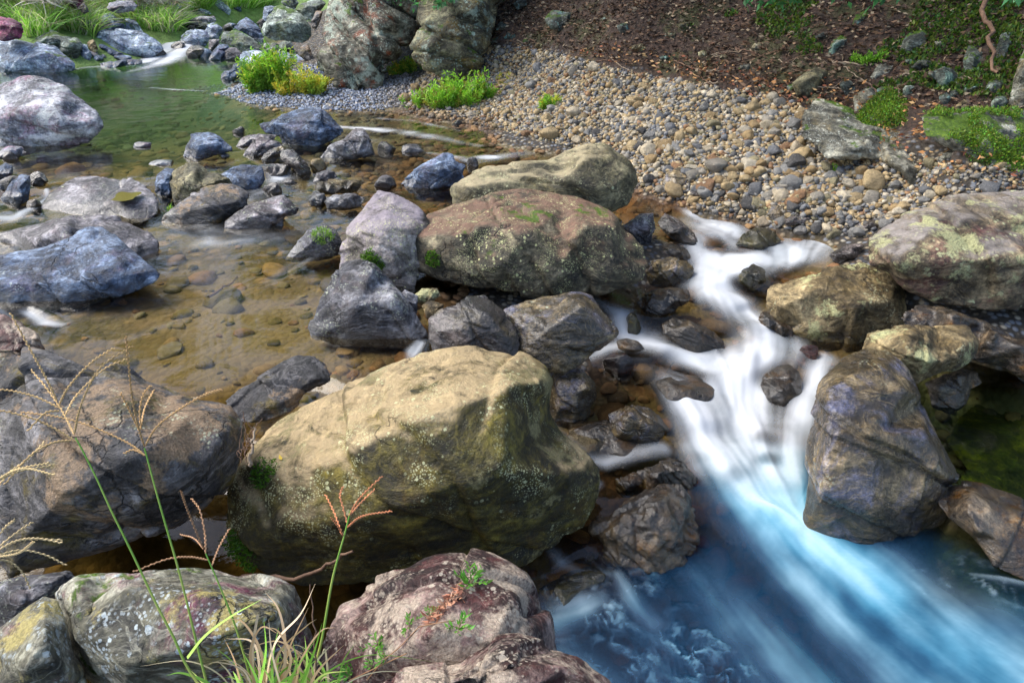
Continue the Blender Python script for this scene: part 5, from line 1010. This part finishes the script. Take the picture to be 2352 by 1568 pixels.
# tall grass with plumes on the far bank
def tall_grass(label, poly, n, bbox, hgt, pal, plumes=0, seed=1):
    r = np.random.default_rng(seed); S = scatter(poly, n, bbox, r); c = S[:, :3].mean(0); root = empty('tall_grass', c); tag(root, label, 'tall grass')
    b = S[:, :3] - c; n = len(b); L = hgt*r.uniform(.5, 1.1, n); tip = np.c_[r.normal(size=(n, 2))*.35 + np.array([.22, -.1]), np.ones(n)]; tip /= np.linalg.norm(tip, axis=1, keepdims=True)
    cl = fbm(S[:, :3]*1.5, 3, seed); cols = pick(pal, n, r)*(1 + .5*cl[:, None])
    mb = MB(); V, F, Cc = blades(b, tip, L, r.uniform(.006, .013, n), cols, r.uniform(.3, .9, n), 5, r); mb.add(V, F, (0,0,0)); mb.C[-1] = Cc
    obj('blades', mb.mesh('blades', M['leaf']), root)
    for k in range(plumes):
        i = r.integers(0, n); mb = MB(); top = b[i] + np.array([r.uniform(-.1, .2), 0, hgt*r.uniform(.55, 1.0)])
        tube(mb, spline([b[i], (b[i] + top)/2 + np.array([-.05, 0, .05]), top], 8), .004, (.4,.36,.22), 4)
        m_ = 150; u = r.uniform(0, 1, m_); rt = top + np.outer(u, np.array([.1, -.02, .16])); dd = r.normal(size=(m_, 3))*.5 + np.array([.5, 0, .5]); dd /= np.linalg.norm(dd, axis=1, keepdims=True)
        V, F, Cc = blades(rt, dd, r.uniform(.10, .24, m_), np.full(m_, .011), pick([(.78,.72,.66),(.82,.78,.72),(.7,.6,.54)], m_, r), np.full(m_, .6), 3, r); mb.add(V, F, (0,0,0)); mb.C[-1] = Cc
        obj('plume', mb.mesh('plume', M['straw']), root)
FG = [(.3,.6,.1),(.42,.7,.16),(.55,.75,.28),(.24,.48,.08),(.62,.66,.4)]  # far grass colours, raised to stand in for bright hazy light there
tall_grass('lush tall grass with pale plumes above the grey-green boulder at the left', [(-80,60),(40,72),(60,88),(110,84),(150,70),(215,90),(236,70),(190,35),(120,0),(-80,-10)], 5600, (-16, 8, -4, 20), .62, FG + [(.55,.5,.4)], 70, 1)
tall_grass('tall grass with pale plumes behind the pale grey boulder', [(200,30),(300,62),(390,78),(420,70),(400,40),(330,5),(210,-30)], 4200, (-13, 9, -4, 24), .6, FG + [(.6,.52,.46)], 50, 2)
tall_grass('light green grass left of the pointed grey boulder at the far pool', [(425,22),(440,28),(480,22),(495,10),(480,-25),(420,-25)], 1800, (-14, 11, -4, 32), .6, FG, 0, 3)
tall_grass('light green grass right of the pointed grey boulder at the far pool', [(525,22),(600,20),(625,8),(600,-25),(525,-25)], 2200, (-12, 11, -3, 32), .6, FG, 0, 4)
tall_grass('straw-coloured grass in the top left corner', [(-80,40),(0,40),(45,20),(60,-20),(-80,-30)], 1400, (-20, 8, -7, 24), .6, [(.45,.33,.16),(.5,.4,.2),(.3,.35,.1)], 6, 5)

# leaf litter and twigs of the bank
r = np.random.default_rng(5)
BANK = [(1130,108),(1300,118),(1450,150),(1650,190),(1860,235),(1960,250),(2060,240),(2200,265),(2420,300),(2420,-60),(1120,-60)]
S = scatter(BANK, 16000, (-1, 4, 9, 13), r); cols = pick([(.10,.05,.028),(.14,.08,.045),(.06,.035,.022),(.2,.12,.07),(.045,.03,.02),(.26,.2,.13)], len(S), r, .35)
d = r.normal(size=(len(S), 3))*np.array([1, 1, .25]); V, F, Cc = leaves(S[:, :3] + np.array([0, 0, .008]), d, r.uniform(.03, .075, len(S)), cols, r, .42)
mb = MB(); mb.add(V, F, (0,0,0)); mb.C[-1] = Cc; o = obj('leaf_litter', mb.mesh('leaf_litter', M['litter'])); tag(o, 'red-brown fallen leaves covering the shaded bank', 'leaf litter', kind='stuff')
LIT2 = [(1300,130),(1600,200),(1850,260),(1900,330),(2100,400),(2340,430),(2340,300),(1950,200),(1400,110)]
S = scatter(LIT2, 900, (-1, 4, 7, 11), r); cols = pick([(.42,.2,.07),(.45,.28,.12),(.3,.1,.05)], len(S), r)
V, F, Cc = leaves(S[:, :3] + np.array([0, 0, .05]), r.normal(size=(len(S), 3))*np.array([1, 1, .3]), r.uniform(.03, .06, len(S)), cols, r, .42)
mb = MB(); mb.add(V, F, (0,0,0)); mb.C[-1] = Cc; o = obj('scattered_leaves', mb.mesh('scattered_leaves', M['litter'])); tag(o, 'stray orange leaves sprinkled over the top of the gravel bar', 'leaves', kind='stuff')
# moss and small herbs on the mounds and over the bank
def cover(label, rocks, n, pal, seed, name='ground_cover', size=(.007, .02), thr=.0):
    r = np.random.default_rng(seed); Ps, Ns = [], []
    for l in rocks:
        V, N, _ = ROCKS[l]; k = (N[:, 2] > .1) & (fbm(V*3.5, 3, 3) > thr) & (N @ np.array([0, -.8, .6]) > 0); Ps.append(V[k]); Ns.append(N[k])
    P_, N_ = np.vstack(Ps), np.vstack(Ns); i = r.integers(0, len(P_), n); p = P_[i] + N_[i]*r.uniform(0, .03, n)[:, None]
    V, F, Cc = leaves(p, N_[i] + r.normal(size=(n, 3))*.7, r.uniform(*size, n), pick(pal, n, r, .4)*(1 + .5*fbm(p*5, 3, 8)[:, None]), r, .55)
    mb = MB(); mb.add(V, F, (0,0,0)); mb.C[-1] = Cc; o = obj(name, mb.mesh(name, M['leaf'])); tag(o, label, 'ground cover', kind='stuff')
cover('bright moss and tiny herbs growing over the mossy mounds', [mm1, mm2], 22000, [(.1,.18,.015),(.18,.3,.02),(.06,.11,.012),(.26,.32,.04),(.15,.4,.05)], 3)
hs = scatter([(1560,70),(1760,100),(1900,150),(1990,210),(2100,200),(2420,260),(2420,-20),(1800,-20)], 16000, (.8, 4, 7, 10), np.random.default_rng(8)); rh = np.random.default_rng(81)
hs = hs[fbm(hs[:, :3]*1.9, 4, 44) > .04]
V, F, Cc = leaves(hs[:, :3] + np.array([0, 0, .012]), rh.normal(size=(len(hs), 3)) + np.array([0, -.3, .8]), rh.uniform(.018, .05, len(hs)), pick([(.06,.12,.012),(.1,.18,.02),(.05,.14,.03),(.15,.2,.03)], len(hs), rh, .4), rh, .55)
mb = MB(); mb.add(V, F, (0,0,0)); mb.C[-1] = Cc; o = obj('bank_moss', mb.mesh('bank_moss', M['leaf'])); tag(o, 'patches of moss and low herbs dotted over the leafy bank', 'moss', kind='stuff')
def branch(label, P, s, rad, mat='twig', name='fallen_branch', lift=.02, cat='branch', forks=0, group=None):
    P = np.array(P, float); r = np.random.default_rng(int(P.sum()))
    if s is None:
        X = np.array([at(np.array([a]), np.array([b]), np.array([hit(a, b)]))[0] for a, b in P]); X[:, 2] += lift
    else: X = at(P[:, 0], P[:, 1], np.broadcast_to(s, len(P)))
    Q = spline(X, 16); Q = Q + r.normal(size=Q.shape)*rad*.6; mb = MB(); tube(mb, Q - X[0], np.linspace(rad, rad*.5, len(Q)))
    for k in range(forks):
        i = r.integers(3, len(Q) - 2); L = np.linalg.norm(X[-1] - X[0])*r.uniform(.2, .4); d = (Q[-1] - Q[0]); d /= np.linalg.norm(d); d = d + r.normal(size=3)*.6
        tube(mb, spline([Q[i] - X[0], Q[i] - X[0] + d*L*.5, Q[i] - X[0] + d*L + np.array([0, 0, .02])], 6), rad*.4)
    o = obj(name, mb.mesh(name, M[mat]), loc=X[0]); tag(o, label, cat, group); return o
branch('crooked brown root hanging down the bank between the teal slabs', [(2266,-20),(2255,30),(2272,58),(2272,88),(2279,119),(2283,143),(2286,172)], np.linspace(5.6, 5.05, 7), .021, 'twig', 'root', cat='root')
branch('thin pale stick lying above the mossy mound', [(1905,147),(1950,150),(1990,156)], None, .01, 'palewood')
branch('long straight stick high on the right-hand bank', [(2180,32),(2240,15),(2300,-8)], None, .01, 'palewood')
branch('pale broken stick at the top of the gravel bar', [(1586,203),(1615,199),(1650,194)], None, .014, 'palewood')
branch('orange-brown stick beside the pale broken stick', [(1622,170),(1634,168),(1645,166)], None, .012, 'palewood')
for k in range(34):
    x = r.uniform(1180, 2250); y = np.interp(x, [1180, 1500, 1800, 2250], [118, 165, 205, 215]) + r.uniform(-75, 14); a = r.uniform(-.35, .35) + (0 if k % 3 else .6); L = r.uniform(25, 80)
    branch('thin brown twig lying on the red-brown leaf litter', [(x, y), (x + L*.5, y + a*L*.5 + r.uniform(-5, 5)), (x + L, y + a*L)], None, r.uniform(.004, .009), 'twig' if k % 4 else 'palewood', 'twig', .03, 'twig', k % 3, 'thin twigs on the leafy bank')
branch('curved brown stick wedged under the huge olive boulder', [(560,1318),(610,1326),(680,1326),(735,1306),(778,1283),(810,1262)], np.linspace(2.42, 2.25, 6), .0085, 'twig')
branch('short pale stick standing in the gap beside the huge olive boulder', [(572,1070),(577,1030),(583,985)], 2.36, .0075, 'palewood')
for k in range(9):
    x = r.uniform(552, 572); y = r.uniform(1010, 1065)
    branch('thin red-brown twig in the tangle beside the huge olive boulder', [(x, y), (x + r.uniform(-14, 18), y - r.uniform(10, 40)), (x + r.uniform(-18, 36), y - r.uniform(30, 80))], 2.36 + r.uniform(-.03, .03), .0022, 'twig', 'twig', cat='twig', group='tangled twigs in the gap')
branch('sunken brown stick on the bed of the calm pool', [(480,672),(520,650),(535,640),(542,628)], None, .008, 'twig', lift=-.02)

_rb = np.random.default_rng(77)
for k in range(34):
    x = _rb.uniform(1150, 2330); lo_ = np.interp(x, [1150, 1450, 1850, 2340], [105, 150, 225, 250]); y = lo_ - abs(_rb.normal())*60
    w_px = _rb.uniform(14, 42); h_px = w_px*_rb.uniform(.4, .75); n_ = 9
    ang = np.linspace(0, 2*np.pi, n_, endpoint=False); rr2 = _rb.uniform(.75, 1.1, n_)
    rock('stone', 'P', ' '.join(f'{x + math.cos(q)*w_px*.5*f:.1f},{y + math.sin(q)*h_px*.5*f:.1f}' for q, f in zip(ang, rr2)), ['bank', 'teal', 'bank', 'outcrop'][k % 4] if x > 1700 else ['bank', 'cliffd', 'tan'][k % 3],
         'mossy stone half buried in the leaf litter of the shaded bank', wet=-9, water=False, facets=50, group='half-buried stones of the bank')

# grass stalks in the foreground
def stalk(label, stem, spikes, s, tone=(.42,.30,.14), crop='G', dry_=False, name='grass_stalk', sw=.0017):
    x0, y0, k = CROPS[crop]; r = np.random.default_rng(len(label)*31 + int(s*100))
    def w3(q, cr, ds=0): 
        a = pts(cr, q); return at(a[:, 0], a[:, 1], s + ds*np.linspace(0, 1, len(a)))
    SP_ = [w3(q, c_, r.uniform(-.09, .09)) for c_, q in spikes]
    st = w3(stem, crop) if stem else SP_[0]
    root = empty(name, st[0]); tag(root, label, 'grass stalk'); o0 = st[0]
    if stem:
        Q = spline(st, 24); mb = MB(); u = np.linspace(0, 1, len(Q))[:, None]; rad = np.linspace(sw*1.5, sw*.75, len(Q)); tube(mb, Q - o0, rad, (.2,.36,.05))
        cc = np.repeat(np.array([.34,.40,.08])*(1 - u) + np.array([.16,.38,.05])*u, 6, 0); cc *= 1 + .25*np.sin(np.repeat(u[:, 0], 6)*19)[:, None]*np.array([1, .3, 1]); mb.C[-1] = cc
        obj('stem', mb.mesh('stem', M['straw']), root)
    for P in SP_:
        Q = spline(P, 40); mb = MB(); c = np.array(tone)*r.uniform(1.2, 1.8); n = len(Q); u = np.linspace(0, 1, n)
        tube(mb, Q - o0, .0015*(1 - .4*u), c*.75, 5)
        L = np.linalg.norm(np.diff(Q, axis=0), axis=1).sum(); ns = int(L/.0042); f = np.linspace(.04, .99, ns)*(n - 1); i0 = np.floor(f).astype(int).clip(0, n - 2); pp = Q[i0] + (Q[i0+1] - Q[i0])*(f - i0)[:, None]; dd = Q[i0+1] - Q[i0]; dd /= np.linalg.norm(dd, axis=1, keepdims=True)
        sd = np.cross(dd, np.array([0, -1.0, .3])); sd /= np.linalg.norm(sd, axis=1, keepdims=True); sd *= np.where(np.arange(ns) % 2, 1, -1)[:, None]
        V0, F0 = ico(1)
        up = np.cross(dd, sd); up /= np.linalg.norm(up, axis=1, keepdims=True) + 1e-9; ax = dd*.9 + sd*.35; ax /= np.linalg.norm(ax, axis=1, keepdims=True); s2_ = np.cross(up, ax)
        V = pp[:, None] + sd[:, None]*.0011 + V0[None, :, :1]*ax[:, None]*.0032 + V0[None, :, 1:2]*s2_[:, None]*.0012 + V0[None, :, 2:]*up[:, None]*.0012
        Fq = (F0[None] + (np.arange(ns)*len(V0))[:, None, None]).reshape(-1, 3)
        mb2 = MB(); mb2.add((V - o0).reshape(-1, 3), Fq, c); mb2.C[-1] = np.repeat(c*r.uniform(.7, 1.35, (ns, 1)), len(V0), 0)
        sp_ = obj('spike', mb.mesh('spike', M['straw']), root); obj('seeds', mb2.mesh('seeds', M['straw']), sp_)
    return root
stalk('tallest grass stalk with a wide fan of golden seed spikes at the left', "1390,1600 1330,1560 1240,1410 1180,1270 1060,1040 960,830 850,600 750,400 660,200 560,0 510,-90",
 [('D',"500,1420 460,1340 400,1230 300,1090 210,985"),('D',"400,1220 450,1120 540,1010 650,910 775,835"),('D',"445,1285 500,1180 600,1070 720,970 860,910"),('D',"505,1410 530,1280 590,1120 690,960 900,820"),
  ('D',"385,1190 300,1020 200,840 70,600"),('D',"400,1240 250,1170 100,1130 -60,1110"),('D',"520,1470 350,1370 180,1300 -60,1245"),('D',"400,1260 300,1280 190,1395"),('D',"480,1460 350,1480 200,1568 30,1760")], 1.25, (.50,.34,.15))
stalk('second tall grass stalk with upright seed spikes before the dark slate boulder', "1400,1600 1390,1540 1330,1300 1220,850 1120,500 1060,290 990,30 975,-20",
 [('D',"975,1500 930,1350 890,1150 870,950 850,755"),('D',"955,1390 945,1260 970,1150 1020,1090"),('D',"950,1380 980,1240 1040,1120"),('D',"945,1400 880,1270 815,1140"),('D',"980,1500 1060,1370 1200,1260 1370,1160 1500,1115"),('D',"980,1560 850,1470 600,1360 380,1300 140,1270"),('D',"980,1560 900,1525 840,1550")], 1.3, (.48,.30,.13))
stalk('shorter grass stalk with five fine spikes over the dark gap', "1720,1600 1680,1480 1590,1180 1480,900 1390,690",
 [('G',"1390,690 1385,560 1350,400 1295,320"),('G',"1370,650 1300,480 1250,350 1225,270"),('G',"1375,660 1310,590 1220,565"),('G',"1405,735 1280,715 1130,730 900,815"),('G',"1430,780 1480,650 1550,525")], 1.35, (.36,.2,.1), sw=.0017)
stalk('grass stalk with orange-red spikes in front of the huge olive boulder', "2130,1450 2180,1250 2240,900 2290,700 2330,560 2370,400",
 [('H',"50,490 20,380 0,300 20,240"),('H',"60,440 110,350 180,270 285,170"),('H',"70,430 140,350 235,260"),('H',"50,515 150,440 350,405"),('G',"2320,570 2280,500 2240,450"),('G',"2310,560 2260,420 2200,295")], 1.4, (.55,.22,.1), sw=.0021)
stalk('spray of dry pale spikes reaching in from the left edge', None, [('G',"-60,700 100,610 250,590 420,620"),('G',"-60,690 150,600 420,600"),('G',"-60,720 130,670 300,700 445,770"),('G',"-60,735 60,745 150,820 205,930"),('G',"-60,690 100,560 220,480"),('G',"-60,640 30,520 100,465"),('G',"-60,720 120,690 230,610")], 1.2, (.55,.42,.22), name='dry_grass_spray')
stalk('second dry spray at the left edge above the first', None, [('G',"-60,300 60,150 180,60 300,-60"),('G',"-60,230 100,130 330,80"),('G',"-60,220 120,140 340,100"),('G',"-40,200 150,120 370,160")], 1.22, (.58,.44,.22), name='dry_grass_spray')
def strip_tuft(label, base, s, tips, pal, name='grass_tuft', wd=.0022):
    r = np.random.default_rng(len(label)); b0 = at(np.array([base[0]]), np.array([base[1]]), np.array([s]))[0]; root = empty(name, b0); tag(root, label, 'grass tuft')
    mb = MB()
    for q in tips:
        a = np.array([[float(v) for v in p.split(',')] for p in q.split()]); P = at(a[:, 0], a[:, 1], s + r.uniform(-.05, .05)*np.linspace(0, 1, len(a))); Q = spline(P, 18) - b0; n = len(Q)
        T = np.gradient(Q, axis=0); sd = np.cross(T, r.normal(size=3)*.5 + np.array([0, -1, .4])); sd /= np.linalg.norm(sd, axis=1, keepdims=True) + 1e-9; u = np.linspace(0, 1, n)
        wv = (wd*r.uniform(.6, 1.3)*np.clip(1 - u**2, .06, 1))[:, None]; V = np.stack([Q - sd*wv, Q + sd*wv], 1).reshape(-1, 3); i = np.arange(n - 1)*2
        mb.add(V, np.stack([i, i + 1, i + 3, i + 2], -1), np.array(pal[r.integers(0, len(pal))])*r.uniform(.8, 1.2))
    obj('blades', mb.mesh('blades', M['straw']), root); return root
strip_tuft('dry tan grass blades at the bottom between the two lichened boulders', (610,1600), 1.3, ["600,1600 578,1520 592,1410 580,1470","605,1600 630,1480 690,1410 724,1340","615,1600 640,1500 700,1440 728,1420","590,1600 575,1500 600,1440 640,1455","620,1600 590,1530 575,1500","640,1600 660,1500 708,1395","600,1600 585,1480 520,1465","625,1600 668,1520 640,1450 600,1440","700,1600 730,1540 790,1480","560,1600 540,1520 515,1465","610,1610 600,1500 560,1430 520,1420","650,1610 655,1480 640,1400 610,1360","675,1610 690,1520 735,1450 770,1440","590,1610 560,1540 500,1520 470,1530","630,1610 640,1560 690,1500 745,1500","655,1610 625,1500 617,1420"], [(.7,.5,.3),(.58,.38,.2),(.75,.58,.38)], wd=.0028)
strip_tuft('green grass blades at the bottom between the two lichened boulders', (630,1600), 1.28, ["610,1600 650,1540 720,1500","640,1600 670,1550 730,1460","650,1600 680,1530 672,1470","560,1600 545,1560 535,1540","590,1600 610,1500 606,1420","660,1600 700,1560 720,1495","700,1600 740,1550 800,1540","680,1600 720,1500 740,1430","620,1600 655,1560 690,1545","500,1610 480,1570 420,1545 382,1550","520,1610 470,1570 440,1540","430,1510 470,1460 530,1415 602,1375","600,1610 590,1560 560,1500","630,1610 625,1520 640,1440","665,1610 700,1580 760,1560","720,1610 750,1580 810,1570","575,1610 560,1570 520,1550","690,1610 705,1530 700,1460","640,1610 610,1540 580,1530","610,1610 640,1570 680,1570"], [(.26,.55,.06),(.38,.62,.1),(.2,.42,.05),(.5,.6,.14)], wd=.0028)
_rt = np.random.default_rng(61)
def _fan(n, lo, hi):
    out = []
    for k in range(n):
        x0_ = _rt.uniform(545, 770); h_ = _rt.uniform(lo, hi); dx = _rt.normal()*55; out.append(f'{x0_:.0f},1612 {x0_ + dx*.35:.0f},{1600 - h_*.6:.0f} {x0_ + dx:.0f},{1600 - h_:.0f}' + (f' {x0_ + dx*1.9:.0f},{1600 - h_*.85:.0f}' if k % 3 == 0 else ''))
    return out
strip_tuft('dense thatch of short green and straw grass filling the bottom gap between the boulders', (650,1605), 1.33, _fan(75, 30, 130), [(.26,.5,.07),(.36,.58,.1),(.2,.4,.05),(.62,.48,.28),(.5,.36,.2),(.66,.56,.34)], wd=.0024)
branch('bare brown stem rising from the grass at the bottom', [(735,1600),(727,1520),(720,1430),(712,1340)], 1.32, .0022, 'twig', 'dry_stalk', cat='stalk')
# leafy sprigs creeping over the maroon boulder
def sprig(label, spots, stems):
    r = np.random.default_rng(len(label)); P0, N0 = skin_point(maroon, *spots[0][:2]); root = empty('leafy_sprig', P0); tag(root, label, 'sprig'); st = MB(); lv = MB()
    for (a, b, R, n) in spots:
        p, nn = skin_point(maroon, a, b); sz = R*1.75/FPX
        for k in range(n):
            d = r.normal(size=3); d -= nn*(d @ nn); d /= np.linalg.norm(d); d = d + nn*r.uniform(.2, .8); L = sz*r.uniform(.5, 1)
            Q = spline([p - P0, p - P0 + d*L*.5 + nn*.006, p - P0 + d*L], 6); tube(st, Q, .0011, (.2,.16,.08), 4)
            m_ = 7; u = np.linspace(.25, 1, m_); i = (u*(len(Q) - 1)).astype(int); pos = Q[i]; sd = np.cross(d, nn); dd = sd[None]*np.where(np.arange(m_) % 2, 1, -1)[:, None]*.75 + d*.6 + nn*.35 + r.normal(size=(m_, 3))*.2
            V, F, Cc = leaves(pos, dd, sz*r.uniform(.34, .5, m_), pick([(.1,.36,.03),(.16,.45,.05),(.07,.25,.025),(.22,.5,.08)], m_, r), r, .36); lv.add(V, F, (0,0,0)); lv.C[-1] = Cc
    for q in stems:
        X = []
        for a, b in q:
            p, nn = skin_point(maroon, a, b); X.append(p + nn*.006 - P0)
        tube(st, spline(X, 16), .0013, (.36,.2,.1), 5)
    obj('stems', st.mesh('stems', M['straw']), root); obj('leaves', lv.mesh('leaves', M['leaf']), root); return root
sprig('largest green leafy sprig near the top of the maroon boulder', [(1080,1335,52,8)], [[(1055,1350),(1020,1380),(990,1400)]])
sprig('drooping green sprig below the largest sprig on the maroon boulder', [(1055,1435,38,5)], [[(1050,1425),(1010,1430),(960,1440)]])
sprig('small green sprig left of centre on the maroon boulder', [(935,1438,32,5)], [[(960,1440),(920,1480),(880,1520),(840,1560)]])
sprig('tiny green sprig between the two middle sprigs on the maroon boulder', [(985,1410,24,4)], [])
sprig('trailing green sprig at the lower left of the maroon boulder', [(868,1475,36,5),(885,1510,30,4)], [[(868,1470),(885,1520)]])
sprig('lowest green sprig at the bottom edge of the maroon boulder', [(800,1555,42,6),(850,1530,26,3)], [[(800,1560),(860,1530),(930,1500)]])
p, nn = skin_point(maroon, 1020, 1385); mb = MB(); rr_ = np.random.default_rng(9)
q = np.outer(np.linspace(0, 1, 120), skin_point(maroon, 990, 1425)[0] - skin_point(maroon, 1060, 1352)[0]) + skin_point(maroon, 1060, 1352)[0] - p + nn*.008 + rr_.normal(size=(120, 3))*.009
V, F, Cc = leaves(q, rr_.normal(size=(120, 3)) + np.array([-.8, -.6, 0]), rr_.uniform(.015, .035, 120), pick([(.5,.24,.14),(.42,.17,.1),(.58,.36,.24)], 120, rr_), rr_, .3); mb.add(V, F, (0,0,0)); mb.C[-1] = Cc
o = obj('withered_leaves', mb.mesh('withered_leaves', M['litter']), loc=p); tag(o, 'withered orange leaf bunch beside the largest sprig', 'dead leaves')
def dead_leaf(label, rock_, a, b, L, col):
    p, nn = skin_point(rock_, a, b); d = np.cross(nn, [0.3, .2, 1]); mb = MB(); V, F, Cc = leaves(np.zeros((1, 3)), d[None], np.array([L]), np.array([col]), np.random.default_rng(2), .38); mb.add(V, F, col)
    o = obj('fallen_leaf', mb.mesh('fallen_leaf', M['litter']), loc=p + nn*.006); tag(o, label, 'leaf')
dead_leaf('yellow leaf lying on the pale top of the huge olive boulder', centre, 650, 1053, .04, (.6,.42,.05))
# moss tufts as parts
def moss_part(rock_, a, b, R, n, name='moss_tuft', pal=((.08,.2,.01),(.13,.3,.02),(.05,.12,.01))):
    V0, N0, o = ROCKS[rock_]; p, nn = skin_point(rock_, a, b); r = np.random.default_rng(int(a)); x, y, s = project(V0); k = np.nonzero((np.linalg.norm(V0 - p, axis=1) < R))[0]; i = k[r.integers(0, len(k), n)]
    q = V0[i] + N0[i]*r.uniform(0, R*.3, n)[:, None] - np.array(o.location); V, F, Cc = leaves(q, N0[i] + r.normal(size=(n, 3))*.6, r.uniform(.008, .02, n), pick(pal, n, r), r, .4); mb = MB(); mb.add(V, F, (0,0,0)); mb.C[-1] = Cc
    obj(name, mb.mesh(name, M['leaf']), o)
moss_part(tallp, 842, 595, .05, 500); moss_part(tallp, 872, 610, .045, 400); moss_part(big_mid, 993, 602, .05, 450); moss_part(mossyr, 745, 532, .07, 600, pal=((.2,.4,.05),(.3,.45,.1),(.14,.28,.04)))
moss_part(centre, 545, 1270, .09, 900); moss_part(centre, 600, 1085, .06, 400)
# puddle on the flat-topped boulder
V0, N0, o = ROCKS[flatr]; p, nn = skin_point(flatr, 300, 445)
m = new_mat('puddle'); t = NT(m); b1 = t.n('BsdfPrincipled'); b1.inputs['Base Color'].default_value = (.13,.10,.02,1); b1.inputs['Roughness'].default_value = .05; t.end(b1.outputs[0])
a = pts('A', "745,1352 775,1335 785,1312 820,1296 880,1302 945,1296 955,1308 915,1330 890,1348 820,1360"); q = at_z(a[:, 0], a[:, 1], p[2] + .022); c = q.mean(0)
q = spline(np.vstack([q, q[:1]]), 60)[:-1]; c = q.mean(0)
me = mesh_np('puddle', np.vstack([q, c]) - np.array(o.location), np.array([[i, (i+1) % len(q), len(q)] for i in range(len(q))]), m); obj('puddle', me, o)

# ------------------------------------------------------------------ trees: shade over the bank, greenery reflected from upstream
def tree(label, base, crown_c, R, pal, seed, n=5200, lsize=.28, hang=None, share=None):
    r = np.random.default_rng(seed); base = np.array(base, float); root = empty('tree', base); tag(root, label, 'tree', ); cc = np.array(crown_c) - base
    Q = spline([[0, 0, -.3], cc*.35 + np.array([.15, 0, 0]), cc*.75, cc], 14); mb = MB(); tube(mb, Q, np.linspace(.16, .05, len(Q)), (.1,.1,.1), 8)
    obj('trunk', mb.mesh('trunk', M['bark']), root)
    mb = MB(); nc = 26; cl = r.normal(size=(nc, 3)); cl /= np.linalg.norm(cl, axis=1, keepdims=True); cl *= r.uniform(.35, .95, (nc, 1))*np.array(R); j = r.integers(0, nc, n)
    for k in range(nc): tube(mb, spline([cc*.6, cc*.8 + cl[k]*.4, cc + cl[k]], 6), .02, (.08,.06,.04), 4)
    obj('limbs', mb.mesh('limbs', M['bark']), root)
    mb = MB(); pos = cc + cl[j] + r.normal(size=(n, 3))*np.array(R)*.2
    V, F, Cc = leaves(pos, r.normal(size=(n, 3)) + np.array([0, 0, -.3]), lsize*r.uniform(.6, 1.3, n), pick(pal, nc, r)[j]*r.uniform(.7, 1.3, (n, 1)), r, .5); mb.add(V, F, (0,0,0)); mb.C[-1] = Cc
    for (a, b, s, spread, nl) in (hang or []):
        tip = at(np.array([a]), np.array([b]), np.array([s]))[0] - base; start = cc + (tip - cc)*.25; Q = spline([cc*.9, start + np.array([0, 0, .3]), tip*.6 + start*.4 + np.array([0, 0, .35]), tip], 20); tube(mb, Q, np.linspace(.03, .004, len(Q)), (.1,.07,.05), 5)
        for k in range(7):
            d = r.normal(size=3)*np.array([1, .6, .3]); d /= np.linalg.norm(d); e = tip + d*spread*r.uniform(.3, 1) + np.array([0, 0, .03]); q0 = Q[-r.integers(1, 6)]
            T = spline([q0, (q0 + e)/2 + np.array([0, 0, .03]), e], 8); tube(mb, T, .003, (.12,.1,.06), 4)
            m_ = nl; i = r.integers(2, len(T), m_); V, F, Cc = leaves(T[i] + r.normal(size=(m_, 3))*.02, r.normal(size=(m_, 3)) + d*.5 + np.array([0, 0, -.2]), r.uniform(.05, .1, m_), pick([(.07,.26,.09),(.1,.34,.14),(.16,.42,.2),(.05,.18,.06)], m_, r), r, .42); mb.add(V, F, (0,0,0)); mb.C[-1] = Cc
    obj('crown', mb.mesh('crown', M['leaf']), root); return root
DG = [(.03,.07,.015),(.05,.11,.02),(.04,.09,.025)]; LG = [(.14,.3,.05),(.2,.38,.07),(.3,.46,.1),(.1,.22,.04)]
tree('shady tree whose low leaves dip into the top centre of the view', (1.0,13.0,4.4), (.0,10.3,5.7), (2.7,2.3,1.5), DG, 11, n=8000, hang=[(930,2,8.2,.3,26),(985,6,8.2,.3,30),(1015,3,8.1,.25,22)])
tree('shady tree whose leafy twig hangs over the upper bank', (4.4,10.5,4.3), (2.5,9.0,5.5), (2.7,2.1,1.5), DG, 12, n=8000, hang=[(1745,6,5.6,.26,24),(1790,2,5.5,.2,22),(1925,-6,5.5,.12,14)])
tree('shady tree whose leaves touch the top right corner', (8.5,8.0,5.0), (5.3,7.2,5.2), (2.8,2.4,1.5), DG, 13, n=8000, hang=[(2330,2,4.6,.16,18),(2040,-8,5.2,.12,14)])
for k, (x, y, z, h) in enumerate([(-17,27,6,6),(-22,20,6,6),(3,25,6,5),(-14,36,10,6)]):
    tree('green riverside tree beyond the far grassy slope', (x, y, z), (x, y, z + h), (3.6,3.2,3.8), LG, 30 + k, 4200, .4)['group'] = 'trees beyond the far bank'
